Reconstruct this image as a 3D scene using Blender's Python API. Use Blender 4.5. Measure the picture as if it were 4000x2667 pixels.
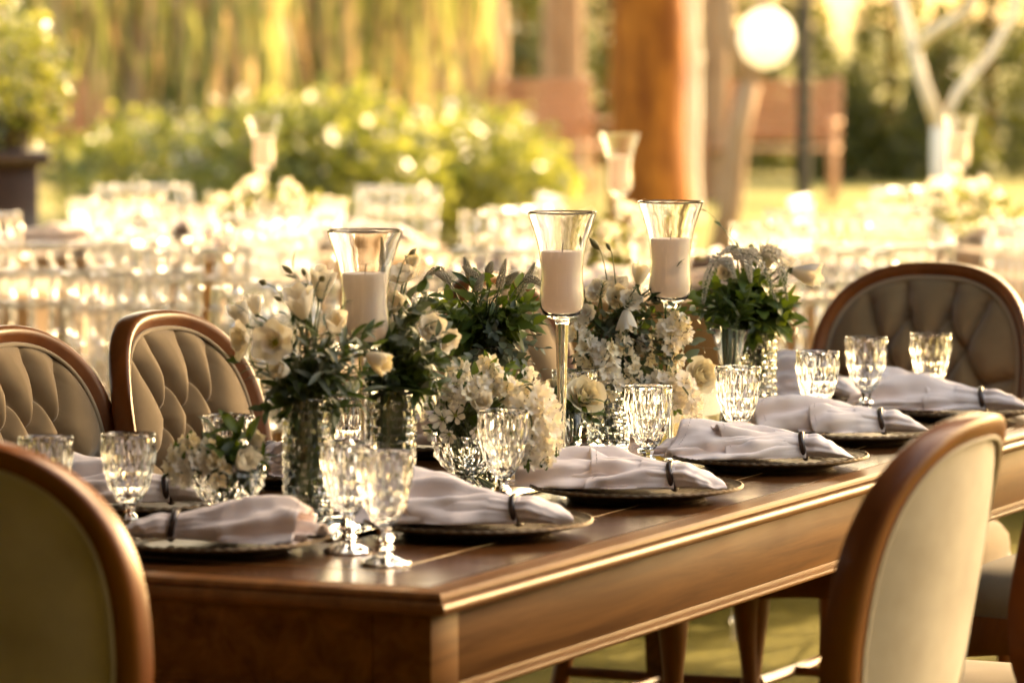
import bpy, bmesh, math, random
from mathutils import Vector, Matrix, noise

for o in list(bpy.data.objects):
    bpy.data.objects.remove(o)
SC = bpy.context.scene
COL = SC.collection
pi = math.pi
sin, cos, rad = math.sin, math.cos, math.radians

# ------------------------------------------------------------------ camera, sky, sun, exposure
FPX, CX, CY = 17000.0, 2000.0, 1333.5            # focal length and centre in photo pixels
TILT = math.atan(1254.5 / FPX)
CAM = Vector((0, 0, 1.5))
cam = bpy.data.cameras.new('camera')
cam.lens = FPX / 4000 * 36
cam.sensor_width = 36
cam.clip_start, cam.clip_end = 0.1, 2000
cam.dof.use_dof = True
cam.dof.focus_distance = 6.95
cam.dof.aperture_fstop = 4.4
camo = bpy.data.objects.new('camera', cam)
COL.objects.link(camo)
camo.location = CAM
camo.rotation_euler = (pi / 2 - TILT, 0, 0)
SC.camera = camo

SUN_AZ, SUN_EL = rad(38), rad(27)                # azimuth to the right of the view direction
world = bpy.data.worlds.new('World')
SC.world = world
world.use_nodes = True
nt = world.node_tree
nt.nodes.clear()
sky = nt.nodes.new('ShaderNodeTexSky')
sky.sky_type = 'NISHITA'
sky.sun_disc = False
sky.sun_elevation = SUN_EL
sky.sun_rotation = SUN_AZ
sky.dust_density = 4.0
sky.air_density = 1.0
bg = nt.nodes.new('ShaderNodeBackground')
bg.inputs['Strength'].default_value = 0.15
wo = nt.nodes.new('ShaderNodeOutputWorld')
nt.links.new(sky.outputs[0], bg.inputs[0])
nt.links.new(bg.outputs[0], wo.inputs[0])

sun = bpy.data.lights.new('sun', 'SUN')
sun.energy = 2.0
sun.angle = rad(0.53)
sun.color = (1.0, 0.88, 0.70)
suno = bpy.data.objects.new('sun', sun)
COL.objects.link(suno)
to_sun = Vector((sin(SUN_AZ) * cos(SUN_EL), cos(SUN_AZ) * cos(SUN_EL), sin(SUN_EL)))
suno.rotation_euler = to_sun.to_track_quat('Z', 'Y').to_euler()
suno.location = (10, 20, 12)

vs = SC.view_settings
vs.view_transform = 'Standard'
vs.look = 'None'
vs.gamma = 1
vs.exposure = 3.0
vs.use_white_balance = True
vs.white_balance_temperature = 11000
vs.white_balance_tint = 10
cy = SC.cycles
cy.use_denoising = True
cy.max_bounces = 14
cy.diffuse_bounces = 5
cy.glossy_bounces = 6
cy.transmission_bounces = 12
cy.transparent_max_bounces = 24
cy.sample_clamp_indirect = 16
cy.sample_clamp_direct = 0
cy.blur_glossy = 0.3

# ------------------------------------------------------------------ measuring: photo (2352 px wide) -> world
K = 4000 / 2352
def ray(dx, dy):
    x, y = (dx * K - CX) / FPX, -(dy * K - CY) / FPX
    return Vector((x, cos(TILT) + y * sin(TILT), -sin(TILT) + y * cos(TILT)))
def AT(dx, dy, Y):
    d = ray(dx, dy)
    return CAM + d * (Y / d.y)
def TP(dx, dy, z):
    d = ray(dx, dy)
    return CAM + d * ((z - CAM.z) / d.z)

TZ = 0.77                                        # table top
ALPHA = rad(24.6)
PHI = pi / 2 - ALPHA
C0 = TP(1010, 1358, TZ)
U = Vector((sin(ALPHA), cos(ALPHA), 0))          # along the table
V = Vector((-cos(ALPHA), sin(ALPHA), 0))         # across the table
TL, TW = 3.05, 1.0
def T(a, c, z=TZ):
    p = C0 + U * a + V * c
    return Vector((p.x, p.y, z))

# ------------------------------------------------------------------ materials
MATS = {}
def nmat(name):
    m = bpy.data.materials.new(name)
    m.use_nodes = True
    MATS[name] = m
    n = m.node_tree
    return m, n.nodes, n.links, n.nodes['Principled BSDF']
def setp(b, **k):
    for key, v in k.items():
        key = {'spec': 'Specular IOR Level', 'rough': 'Roughness', 'metal': 'Metallic', 'trans': 'Transmission Weight',
               'coat': 'Coat Weight', 'coatr': 'Coat Roughness', 'ior': 'IOR', 'sheen': 'Sheen Weight', 'sss': 'Subsurface Weight'}.get(key, key)
        b.inputs[key].default_value = v
def ramp(n, l, src, cols, pos=None):
    r = n.new('ShaderNodeValToRGB')
    e = r.color_ramp.elements
    while len(e) < len(cols):
        e.new(0.5)
    for i, c in enumerate(cols):
        e[i].position = pos[i] if pos else i / (len(cols) - 1)
        e[i].color = (*c, 1)
    l.new(src, r.inputs[0])
    return r.outputs[0]
def coords(n, l, scale, kind='Object'):
    tc = n.new('ShaderNodeTexCoord')
    mp = n.new('ShaderNodeMapping')
    mp.inputs['Scale'].default_value = scale
    l.new(tc.outputs[kind], mp.inputs[0])
    return mp.outputs[0]
def noisetex(n, l, vec, scale, detail=4, rough=0.55, dist=0):
    t = n.new('ShaderNodeTexNoise')
    t.inputs['Scale'].default_value = scale
    t.inputs['Detail'].default_value = detail
    t.inputs['Roughness'].default_value = rough
    t.inputs['Distortion'].default_value = dist
    if vec: l.new(vec, t.inputs['Vector'])
    return t.outputs[0]
def bump(n, l, h, b, strength, dist=0.002):
    k = n.new('ShaderNodeBump')
    k.inputs['Strength'].default_value = strength
    k.inputs['Distance'].default_value = dist
    l.new(h, k.inputs['Height'])
    l.new(k.outputs[0], b.inputs['Normal'])
def m_wood(name, c1, c2, scale=(2, 22, 22), rough=0.3, coat=0.3, bstr=0.06, sc=1.6):
    m, n, l, b = nmat(name)
    v = coords(n, l, scale)
    h = noisetex(n, l, v, sc, 6, 0.6, 0.6)
    l.new(ramp(n, l, h, [c1, c2], [0.3, 0.7]), b.inputs['Base Color'])
    r2 = noisetex(n, l, coords(n, l, (9, 9, 9)), 1.0, 3)
    mr = n.new('ShaderNodeMapRange')
    mr.inputs['To Min'].default_value = rough - 0.07
    mr.inputs['To Max'].default_value = rough + 0.1
    l.new(r2, mr.inputs[0]); l.new(mr.outputs[0], b.inputs['Roughness'])
    setp(b, coat=coat, coatr=0.12)
    bump(n, l, h, b, bstr, 0.001)
    return m
def m_cloth(name, c1, c2, weave=900, rough=0.9, bstr=0.3, sheen=0.2, blot=9):
    m, n, l, b = nmat(name)
    v = coords(n, l, (1, 1, 1))
    h = noisetex(n, l, v, blot, 4)
    l.new(ramp(n, l, h, [c1, c2], [0.3, 0.7]), b.inputs['Base Color'])
    w = noisetex(n, l, v, weave, 2)
    setp(b, rough=rough, sheen=sheen, spec=0.2)
    bump(n, l, w, b, bstr, 0.0006)
    return m
def m_glass(name, rough=0.0, tint=(1, 1, 1), ior=1.48):
    m, n, l, b = nmat(name)
    setp(b, trans=1.0, rough=rough, ior=ior)
    b.inputs['Base Color'].default_value = (*tint, 1)
    return m
def m_leaf(name, c1, c2, trans=0.35, rough=0.4, tcol=None, spec=0.5, rnd=True):
    m, n, l, b = nmat(name)
    if rnd:
        oi = n.new('ShaderNodeObjectInfo')
        g = n.new('ShaderNodeTexCoord')
        nz = noisetex(n, l, g.outputs['Object'], 40 if trans < 0.5 else 3, 2)
        ad = n.new('ShaderNodeMath'); ad.operation = 'ADD'
        l.new(oi.outputs['Random'], ad.inputs[0]); l.new(nz, ad.inputs[1])
        sc = n.new('ShaderNodeMath'); sc.operation = 'MULTIPLY'; sc.inputs[1].default_value = 0.5
        l.new(ad.outputs[0], sc.inputs[0])
        src = sc.outputs[0]
    else:
        g = n.new('ShaderNodeNewGeometry')
        src = g.outputs['Random Per Island']
    col = ramp(n, l, src, [c1, c2], [0.15, 0.85])
    l.new(col, b.inputs['Base Color'])
    setp(b, rough=rough, spec=spec)
    t = n.new('ShaderNodeBsdfTranslucent')
    if tcol:
        mx = n.new('ShaderNodeMix'); mx.data_type = 'RGBA'; mx.blend_type = 'MULTIPLY'
        mx.inputs[0].default_value = 1
        l.new(col, mx.inputs[6]); mx.inputs[7].default_value = (*tcol, 1)
        l.new(mx.outputs[2], t.inputs[0])
    else:
        l.new(col, t.inputs[0])
    ms = n.new('ShaderNodeMixShader'); ms.inputs[0].default_value = trans
    l.new(b.outputs[0], ms.inputs[1]); l.new(t.outputs[0], ms.inputs[2])
    l.new(ms.outputs[0], n['Material Output'].inputs[0])
    return m

WOOD = m_wood('table_wood', (0.045, 0.013, 0.0035), (0.115, 0.040, 0.011), (1.2, 18, 18), 0.22, 0.1)
WOODC = m_wood('chair_wood', (0.10, 0.025, 0.005), (0.19, 0.052, 0.010), (9, 9, 3), 0.36, 0.1, 0.03)
MATS['chair_wood'].node_tree.nodes['Principled BSDF'].inputs['Specular IOR Level'].default_value = .35
WOODA = m_wood('apron_wood', (0.085, 0.031, 0.009), (0.20, 0.085, 0.028), (1.2, 18, 18), 0.5, 0.0)
MATS['apron_wood'].node_tree.nodes['Principled BSDF'].inputs['Specular IOR Level'].default_value = .08
WOODE = m_wood('edge_wood', (0.10, 0.034, 0.009), (0.20, 0.078, 0.024), (1.2, 18, 18), 0.38, 0.0)
MATS['edge_wood'].node_tree.nodes['Principled BSDF'].inputs['Specular IOR Level'].default_value = .28
INLAY = m_wood('inlay_wood', (0.32, 0.18, 0.08), (0.4, 0.24, 0.11), (3, 30, 30), 0.3, 0.3)
TAUPE = m_cloth('taupe_velvet', (0.160, 0.098, 0.046), (0.225, 0.142, 0.072), 1400, 0.85, 0.25, 0.35)
PALE = m_cloth('pale_linen_panel', (0.30, 0.25, 0.185), (0.47, 0.41, 0.32), 1100, 0.95, 0.5, 0.1, 5)
PIPING = m_cloth('piping_cord', (0.26, 0.19, 0.12), (0.33, 0.24, 0.15), 1500)
LINEN = m_cloth('blush_napkin_linen', (0.88, 0.735, 0.69), (0.94, 0.81, 0.765), 1600, 0.95, 0.25, 0.15, 20)
RINGM = m_wood('napkin_ring_wood', (0.02, 0.008, 0.005), (0.06, 0.022, 0.012), (20, 20, 20), 0.35, 0.4)
GLASS = m_glass('clear_glass')
GLASSV = m_glass('pressed_vase_glass', 0.02, (0.97, 0.985, 0.97))
m, n, l, b = nmat('thin_blown_glass')
lw = n.new('ShaderNodeLayerWeight'); lw.inputs[0].default_value = .5
pw = n.new('ShaderNodeMath'); pw.operation = 'POWER'; pw.inputs[1].default_value = 4.0; l.new(lw.outputs['Facing'], pw.inputs[0])
fr = n.new('ShaderNodeMath'); fr.operation = 'MULTIPLY_ADD'; fr.inputs[1].default_value = .75; fr.inputs[2].default_value = .035; l.new(pw.outputs[0], fr.inputs[0])
tr = n.new('ShaderNodeBsdfTransparent'); tr.inputs[0].default_value = (.975, .985, .97, 1)
gl = n.new('ShaderNodeBsdfGlossy'); gl.inputs['Roughness'].default_value = 0.015
ms = n.new('ShaderNodeMixShader')
l.new(fr.outputs[0], ms.inputs[0]); l.new(tr.outputs[0], ms.inputs[1]); l.new(gl.outputs[0], ms.inputs[2]); l.new(ms.outputs[0], n['Material Output'].inputs[0])
wv = noisetex(n, l, coords(n, l, (1, 1, 3.5)), 22, 2)
bp_ = n.new('ShaderNodeBump'); bp_.inputs['Strength'].default_value = .35; bp_.inputs['Distance'].default_value = .004
l.new(wv, bp_.inputs['Height']); l.new(bp_.outputs[0], gl.inputs['Normal'])
THIN = m
GLASSB = m_glass('sunlit_glass', 0.09)
m, n, l, b = nmat('mirror_plate'); setp(b, metal=1.0, rough=0.03); b.inputs['Base Color'].default_value = (0.86, 0.88, 0.86, 1)
MIRROR = m
m, n, l, b = nmat('bronze_charger')
h = noisetex(n, l, coords(n, l, (1, 1, 1)), 60, 4)
l.new(ramp(n, l, h, [(0.05, 0.027, 0.012), (0.15, 0.09, 0.042)], [0.3, 0.75]), b.inputs['Base Color'])
setp(b, metal=0.55, rough=0.42)
BRONZE = m
WAX = None
m, n, l, b = nmat('wick'); b.inputs['Base Color'].default_value = (0.05, 0.04, 0.035, 1); setp(b, rough=0.9)
WICK = m

WAX = m_leaf('candle_wax', (0.95, 0.86, 0.79), (0.97, 0.91, 0.85), 0.35, 0.5, (1.0, 0.94, 0.9), 0.3)
PETAL = m_leaf('white_petal', (0.82, 0.76, 0.66), (0.90, 0.86, 0.78), 0.38, 0.6, (1.0, 0.93, 0.78), 0.25)
CREAM = m_leaf('cream_petal', (0.80, 0.70, 0.50), (0.86, 0.79, 0.62), 0.28, 0.6, (1.0, 0.9, 0.68), 0.25)
GREENC = m_leaf('flower_centre', (0.25, 0.29, 0.05), (0.42, 0.42, 0.10), 0.2, 0.6)
LEAFD = m_leaf('dark_leaf', (0.022, 0.042, 0.013), (0.065, 0.10, 0.030), 0.33, 0.36, (1.5, 1.5, 0.7))
LEAFG = m_leaf('grey_green_leaf', (0.055, 0.078, 0.050), (0.115, 0.14, 0.095), 0.2, 0.42, (1.3, 1.3, 0.8))
LEAFM = m_leaf('fresh_green_leaf', (0.045, 0.085, 0.018), (0.10, 0.145, 0.034), 0.38, 0.36, (1.6, 1.5, 0.6))
STEM = m_leaf('green_stem', (0.05, 0.075, 0.02), (0.09, 0.11, 0.035), 0.05, 0.5)
TWIG = m_leaf('brown_twig', (0.10, 0.055, 0.025), (0.17, 0.10, 0.05), 0.0, 0.7)
SPIKE = m_leaf('spike_bloom', (0.30, 0.24, 0.15), (0.52, 0.45, 0.33), 0.15, 0.8)
SPIKEW = m_leaf('white_spike_bloom', (0.62, 0.54, 0.42), (0.74, 0.67, 0.56), 0.2, 0.8)
BUDM = m_leaf('closed_bud', (0.13, 0.12, 0.035), (0.24, 0.20, 0.08), 0.2, 0.5)

# ------------------------------------------------------------------ mesh helpers
def mk(name, *parts, sharp=35, mat=None):
    vs_, fs_ = [], []
    for v, f in parts:
        k = len(vs_)
        vs_ += [tuple(p) for p in v]
        fs_ += [tuple(i + k for i in q) for q in f]
    me = bpy.data.meshes.new(name)
    me.from_pydata(vs_, [], fs_)
    me.update()
    if sharp is None:
        me.shade_flat()
    else:
        me.shade_smooth()
        if sharp < 180: me.set_sharp_from_angle(angle=rad(sharp))
    if mat: me.materials.append(mat)
    return me
def loft(rings, closed=True, cap0=False, cap1=False):
    n_ = len(rings[0])
    v = [p for r in rings for p in r]
    f = []
    for i in range(len(rings) - 1):
        for j in range(n_ if closed else n_ - 1):
            k = (j + 1) % n_
            f.append((i * n_ + j, i * n_ + k, (i + 1) * n_ + k, (i + 1) * n_ + j))
    if cap0: f.append(tuple(reversed(range(n_))))
    if cap1: f.append(tuple((len(rings) - 1) * n_ + j for j in range(n_)))
    return v, f
def lathe(prof, n_=32, ph=0.0):
    return loft([[(max(r, 1e-5) * cos(2 * pi * j / n_ + ph), max(r, 1e-5) * sin(2 * pi * j / n_ + ph), z) for j in range(n_)] for r, z in prof])
def tube(pts, rads, n_=8, cap=True, ph=0.0):
    pts = [Vector(p) for p in pts]
    if not hasattr(rads, '__len__'): rads = [rads] * len(pts)
    rings = []
    up = None
    for i, p in enumerate(pts):
        t = (pts[min(i + 1, len(pts) - 1)] - pts[max(i - 1, 0)]).normalized()
        if up is None:
            up = Vector((0, 0, 1)) if abs(t.z) < 0.9 else Vector((1, 0, 0))
        x = t.cross(up)
        if x.length < 1e-6: x = t.orthogonal()
        x.normalize()
        up = x.cross(t).normalized()
        rings.append([p + (x * cos(2 * pi * j / n_ + ph) + up * sin(2 * pi * j / n_ + ph)) * rads[i] for j in range(n_)])
    return loft(rings, True, cap, cap)
def box(x0, x1, y0, y1, z0, z1):
    v = [(x, y, z) for z in (z0, z1) for y in (y0, y1) for x in (x0, x1)]
    return v, [(0, 2, 3, 1), (4, 5, 7, 6), (0, 1, 5, 4), (2, 6, 7, 3), (0, 4, 6, 2), (1, 3, 7, 5)]
def bevbox(x0, x1, y0, y1, z0, z1, w):
    rings = []
    for zz, ins in ((z0, w), (z0 + w, 0), (z1 - w, 0), (z1, w)):
        r = []
        for (cx_, cy_, a0) in ((x1 - w, y1 - w, 0), (x0 + w, y1 - w, pi / 2), (x0 + w, y0 + w, pi), (x1 - w, y0 + w, 1.5 * pi)):
            for k in range(3):
                a = a0 + k * pi / 4
                rr = max(w - ins, 0.0) + (0 if ins == 0 else w * 0.3)
                r.append((cx_ + rr * cos(a), cy_ + rr * sin(a), zz))
        rings.append(r)
    return loft(rings, True, True, True)
def bez(p0, p1, p2, p3, n_=10):
    p0, p1, p2, p3 = map(Vector, (p0, p1, p2, p3))
    out = []
    for i in range(n_ + 1):
        t = i / n_; s = 1 - t
        out.append(p0 * s**3 + p1 * 3 * s * s * t + p2 * 3 * s * t * t + p3 * t**3)
    return out
def xf(part, M):
    return [M @ Vector(p) for p in part[0]], part[1]

def ob(name, me, mat=None, parent=None, M=None, loc=None, rotz=0, scale=None):
    o = bpy.data.objects.new(name, me)
    COL.objects.link(o)
    if mat and me is not None and not me.materials: me.materials.append(mat)
    if parent: o.parent = parent
    if M is not None: o.matrix_basis = M
    else:
        if loc is not None: o.location = loc
        if rotz: o.rotation_euler = (0, 0, rotz)
        if scale is not None: o.scale = (scale,) * 3 if not hasattr(scale, '__len__') else scale
    return o
def tag(o, label, cat, group=None):
    o['label'] = label; o['category'] = cat
    if group: o['group'] = group
    return o
def thing(name, label, cat, loc=(0, 0, 0), rotz=0, group=None):
    o = ob(name, None, loc=loc, rotz=rotz)
    o.empty_display_size = 0.05
    return tag(o, label, cat, group)
def struct(name, me, mat=None, kind='structure', **k):
    o = ob(name, me, mat, **k); o['kind'] = kind
    return o
def kids(o):
    return KIDS.get(o.name, [])
def copytree(o, parent=None):
    c = o.copy(); COL.objects.link(c); c.parent = parent
    for ch in list(o.children): copytree(ch, c)
    return c
def dup(o, label, loc, rotz, group=None):
    c = copytree(o); c.location = loc; c.rotation_euler = (0, 0, rotz); c['label'] = label
    if group: c['group'] = group
    return c
# ------------------------------------------------------------------ the setting: lawn, plus unseen roof and walls added for shade
m, n, l, b = nmat('lawn')
v = coords(n, l, (1, 1, 1))
big = noisetex(n, l, v, 0.35, 5, 0.6)
fine = noisetex(n, l, v, 14, 5, 0.7)
mx = n.new('ShaderNodeMath'); mx.operation = 'ADD'
l.new(big, mx.inputs[0]); l.new(fine, mx.inputs[1])
hf = n.new('ShaderNodeMath'); hf.operation = 'MULTIPLY'; hf.inputs[1].default_value = 0.5
l.new(mx.outputs[0], hf.inputs[0])
l.new(ramp(n, l, hf.outputs[0], [(0.09, 0.09, 0.02), (0.15, 0.14, 0.04), (0.26, 0.215, 0.10)], [0.36, 0.5, 0.66]), b.inputs['Base Color'])
setp(b, rough=0.95, spec=0.1)
bump(n, l, fine, b, 0.8, 0.03)
LAWN = m
gv, gf = [], []
xs = [-400, -120, -40, -15, -6, -2, 0, 2, 6, 15, 40, 120, 400]
ys = [-60, -20, 0, 6, 10, 14, 20, 28, 40, 55, 80, 130, 220, 400, 900]
for y in ys:
    for x in xs:
        gv.append((x, y, 0.0 if y < 50 else (noise.noise(Vector((x * .02, y * .02, 0))) * 0.4 - 0.3)))
nx = len(xs)
for j in range(len(ys) - 1):
    for i in range(nx - 1):
        gf.append((j * nx + i, j * nx + i + 1, (j + 1) * nx + i + 1, (j + 1) * nx + i))
struct('ground', mk('ground', (gv, gf), sharp=180, mat=LAWN))

m, n, l, b = nmat('shaded_olive_carpet')
v = coords(n, l, (1, 1, 1))
fine = noisetex(n, l, v, 30, 5, 0.7)
l.new(ramp(n, l, fine, [(0.058, 0.050, 0.006), (0.125, 0.105, 0.015)], [0.3, 0.7]), b.inputs['Base Color'])
setp(b, rough=0.95, spec=0.1)
bump(n, l, noisetex(n, l, v, 160, 3), b, 0.8, 0.01)
struct('shaded_carpet', mk('shaded_carpet', box(-9, 9, -8, 19.5, 0.0005, 0.006), sharp=None, mat=m))  # dark olive sheet; shade over the near ground is put into its colour
ROOFW = m_wood('shade_timber', (0.05, 0.028, 0.014), (0.09, 0.052, 0.027), (2, 10, 10), 0.6, 0.0)
roof = thing('added_shade_roof', 'unseen timber roof decks added and cut to shade the dining table', 'roof', (0, 0, 0))  # unseen, added to keep the sun off; open gap lets side light in
RX0, RX1, RY0, RY1, RZ = -8.0, 5.0, 8.0, 14.9, 3.25
ob('shade_deck', mk('shade_deck', box(RX0, RX1, RY0, RY1, RZ, RZ + 0.12), mat=ROOFW), parent=roof)
ob('shade_deck', mk('shade_deck', box(RX0, 0.2, -7, RY0 - .01, RZ, RZ + 0.12), mat=ROOFW), parent=roof)
ob('shade_deck', mk('shade_deck', box(0.21, RX1, -7, 3.9, RZ, RZ + 0.12), mat=ROOFW), parent=roof)
bm_ = mk('beam', box(RX0, RX1, -0.08, 0.08, RZ - 0.22, RZ - 0.002), mat=ROOFW)
for i in range(4):
    ob('beam', bm_, parent=roof, loc=(0, RY0 + 0.3 + i * (RY1 - RY0 - 0.6) / 3, 0))
wl_ = thing('added_shade_wall', 'unseen timber walls added behind and beside the viewer to block light', 'wall', (0, 0, 0))  # unseen dark boards, added to cut light from behind and the sides
for k in range(52):
    ob('board', mk('board', box(-8 + .25 * k, -7.756 + .25 * k, -2.56, -2.5, 0.01, RZ - .23), mat=ROOFW), parent=wl_)
for k in range(25):
    ob('board', mk('board', box(4.9, 4.96, -2.49 + .25 * k, -2.246 + .25 * k, 0.01, RZ - .23), mat=ROOFW), parent=wl_)
for k in range(48):
    ob('board', mk('board', box(-7.96, -7.9, -2.5 + .25 * k, -2.256 + .25 * k, 0.01, RZ - .23), mat=ROOFW), parent=wl_)
pm = mk('post', lathe([(0.11, 0), (0.10, 1.5), (0.095, RZ - 0.2)], 14), mat=ROOFW)
for x in (RX0 + 0.3, RX1 - 0.3):
    for y in (RY0 + 0.3, RY1 - 0.3):
        ob('post', pm, parent=roof, loc=(x, y, 0))

# ------------------------------------------------------------------ the dining table
table = thing('dining_table', 'long polished brown wooden dining table with moulded edge, set for dinner', 'table', (C0.x, C0.y, 0), PHI)
def rectring(o, z, L=TL, W=TW):
    return [(-o, -o, z), (L + o, -o, z), (L + o, W + o, z), (-o, W + o, z)]
prof = [(-0.034, 0), (-0.032, -0.0012), (-0.030, 0), (-0.012, -0.0004), (0.0, -0.003), (0.004, -0.007), (0.0045, -0.011), (0.002, -0.0135)]
for k in range(9):
    a = rad(75 - k * 165 / 8)
    prof.append((0.003 + 0.010 * cos(a), -0.0225 + 0.009 * sin(a)))
prof += [(-0.006, -0.033), (-0.03, -0.0335)]
ob('table_top', mk('table_top', loft([rectring(-0.2, TZ)] + [rectring(o_, TZ + z) for o_, z in prof[:3]] + [rectring(-0.032, TZ - .012), rectring(-0.2, TZ - .0121)], True, True, True), sharp=30, mat=WOOD), parent=table)
ob('edge_moulding', mk('edge_moulding', loft([rectring(-0.0318, TZ - .0126)] + [rectring(-0.0296, TZ - .0002)] + [rectring(o_, TZ + z) for o_, z in prof[3:]] + [rectring(-0.0318, TZ - 0.0334), rectring(-0.0318, TZ - .0126)], True), sharp=30, mat=WOODE), parent=table)
def apron(name, x0, x1, y0, y1):
    ob(name, mk(name, bevbox(x0, x1, y0, y1, TZ - 0.148, TZ - 0.0338, 0.0015), mat=WOODA), parent=table)
I = 0.024
apron('apron', I + 0.085, TL - I - 0.085, I + 0.002, I + 0.024)
apron('apron', I + 0.085, TL - I - 0.085, TW - I - 0.024, TW - I - 0.002)
apron('apron', I + 0.002, I + 0.024, I + 0.085, TW - I - 0.085)
apron('apron', TL - I - 0.024, TL - I - 0.002, I + 0.085, TW - I - 0.085)
for x in (I, TL - I - 0.084):
    for y in (I, TW - I - 0.084):
        ob('corner_block', mk('corner_block', bevbox(x, x + 0.084, y, y + 0.084, TZ - 0.1485, TZ - 0.0339, 0.002), mat=WOODA), parent=table)
        lx, ly = x + 0.042, y + 0.042
        rr = []
        for z, w in ((TZ - 0.149, .04), (0.60, .041), (0.52, .036), (0.3, .027), (0.09, .021), (0.07, .026), (0.02, .026), (0.0, .018)):
            rr.append([(lx + sx * w, ly + sy * w, z) for sx, sy in ((-1, -1), (1, -1), (1, 1), (-1, 1))])
        ob('leg', mk('leg', loft(rr, True, True, True), sharp=30, mat=WOOD), parent=table)
bp = [(-0.012, -0.1335), (-0.001, -0.134), (0.0002, -0.1365), (0.0005, -0.1395), (0.002, -0.1405)]
for k in range(7):
    a = rad(70 - k * 150 / 6)
    bp.append((0.003 + 0.0045 * cos(a), -0.1465 + 0.0045 * sin(a)))
bp += [(-0.012, -0.1525)]
ob('apron_moulding', mk('apron_moulding', loft([rectring(-I + o_, TZ + z) for o_, z in bp], True), sharp=40, mat=WOODA), parent=table)
iv = 0.155
for (x0, x1, y0, y1) in ((iv, TL - iv, iv, iv + .0018), (iv, TL - iv, TW - iv - .0018, TW - iv), (iv, iv + .0018, iv + .002, TW - iv - .002), (TL - iv - .0018, TL - iv, iv + .002, TW - iv - .002)):
    ob('inlay_line', mk('inlay_line', box(x0, x1, y0, y1, TZ - 0.001, TZ + 0.0004), mat=INLAY), parent=table)

# mirror runner: four plates end to end
MC0, MC1 = 0.365, 0.60
for i, nm in enumerate(('nearest the front end of the table', 'second from the front end under the white flower bowl', 'third from the front end under the middle vases', 'at the far end under the last vases')):
    a0 = 0.42 + i * 0.56
    o = ob('mirror_plate', mk('mirror_plate', bevbox(0, 0.555, MC0, MC1, 0, 0.004, 0.0012), mat=MIRROR), loc=T(a0, 0, TZ + 0.0006), rotz=PHI)
    tag(o, 'narrow mirror runner plate ' + nm, 'mirror', 'mirror plates down the table')
MZ = TZ + 0.0047

# ------------------------------------------------------------------ oval-backed dining chair
def backmap(x, zz, nn):
    """point of the reclined, bowed back: x sideways, zz height, nn towards the sitter"""
    return Vector((x, -0.225 - 0.17 * (zz - 0.5) + 0.055 * (x / 0.24) ** 2 + nn, zz))
OA, OB, OZ = 0.238, 0.235, 0.770
def sq(t, n_=2.55):
    return 1 / (abs(cos(t)) ** n_ + abs(sin(t)) ** n_) ** (1 / n_)
def ovalring(offs, nseg=88):
    rings = []
    for k in range(nseg):
        t = 2 * pi * k / nseg
        ex, ez = cos(t) * sq(t), sin(t) * sq(t)
        e2 = .01
        tx, tz = (cos(t + e2) * sq(t + e2) - cos(t - e2) * sq(t - e2)) * OA, (sin(t + e2) * sq(t + e2) - sin(t - e2) * sq(t - e2)) * OB
        nv = Vector((tz, -tx)).normalized()
        rings.append([backmap(OA * ex + nv.x * r, OZ + OB * ez + nv.y * r, q) for r, q in offs])
    rings.append(rings[0])
    return loft(rings, True)
fprof = [(-0.003, -0.019), (-0.001, -0.012), (0.0, 0.012), (-0.002, 0.017), (-0.007, 0.020), (-0.016, 0.018), (-0.022, 0.013), (-0.026, 0.012), (-0.030, 0.008),
         (-0.030, -0.016), (-0.027, -0.019), (-0.015, -0.0215), (-0.008, -0.0215)]
buttons = []
HX, DZ = .043, .066
for k_, xs_ in enumerate(((-1, 1), (-2, 0, 2), (-3, -1, 1, 3), (-2, 0, 2), (-3, -1, 1, 3))):
    buttons += [(x_ * HX, .125 - k_ * DZ) for x_ in xs_]
segs = []
for i_, p_ in enumerate(buttons):
    for q_ in buttons[i_ + 1:]:
        if abs(abs(p_[0] - q_[0]) - HX) < .001 and abs(abs(p_[1] - q_[1]) - DZ) < .001: segs.append((p_, q_))
for s_ in (-1, 1):
    segs += [((s_ * HX, .125), (s_ * HX * 1.5, .26)), ((s_ * 2 * HX, .125 - DZ), (s_ * .15, .21)), ((s_ * 3 * HX, .125 - 2 * DZ), (s_ * .26, .02)), ((s_ * 3 * HX, .125 - 4 * DZ), (s_ * .2, -.2)), ((s_ * HX, .125 - 4 * DZ), (s_ * HX, -.26)), ((s_ * 2 * HX, .125 - 3 * DZ), (s_ * .26, -.08))]
def dseg(px, pz, s):
    (x0, z0), (x1, z1) = s
    dx, dz = x1 - x0, z1 - z0
    t = max(0, min(1, ((px - x0) * dx + (pz - z0) * dz) / (dx * dx + dz * dz)))
    return math.hypot(px - x0 - t * dx, pz - z0 - t * dz)
def disc(nn, hfun, ra, rb):
    v, f = [], []
    for i in range(nn + 1):
        for j in range(nn + 1):
            u, w = 2 * i / nn - 1, 2 * j / nn - 1
            x, z = u * math.sqrt(1 - w * w / 2), w * math.sqrt(1 - u * u / 2)
            rr = min(1, math.hypot(x, z))
            k_ = sq(math.atan2(z, x)) if rr > 1e-6 else 1
            x, z = x * (1 + (k_ - 1) * rr), z * (1 + (k_ - 1) * rr)
            v.append(backmap(x * ra, OZ + z * rb, hfun(x * ra, z * rb, rr)))
    for i in range(nn):
        for j in range(nn):
            a = i * (nn + 1) + j
            f.append((a, a + 1, a + nn + 2, a + nn + 1))
    return v, f
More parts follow.
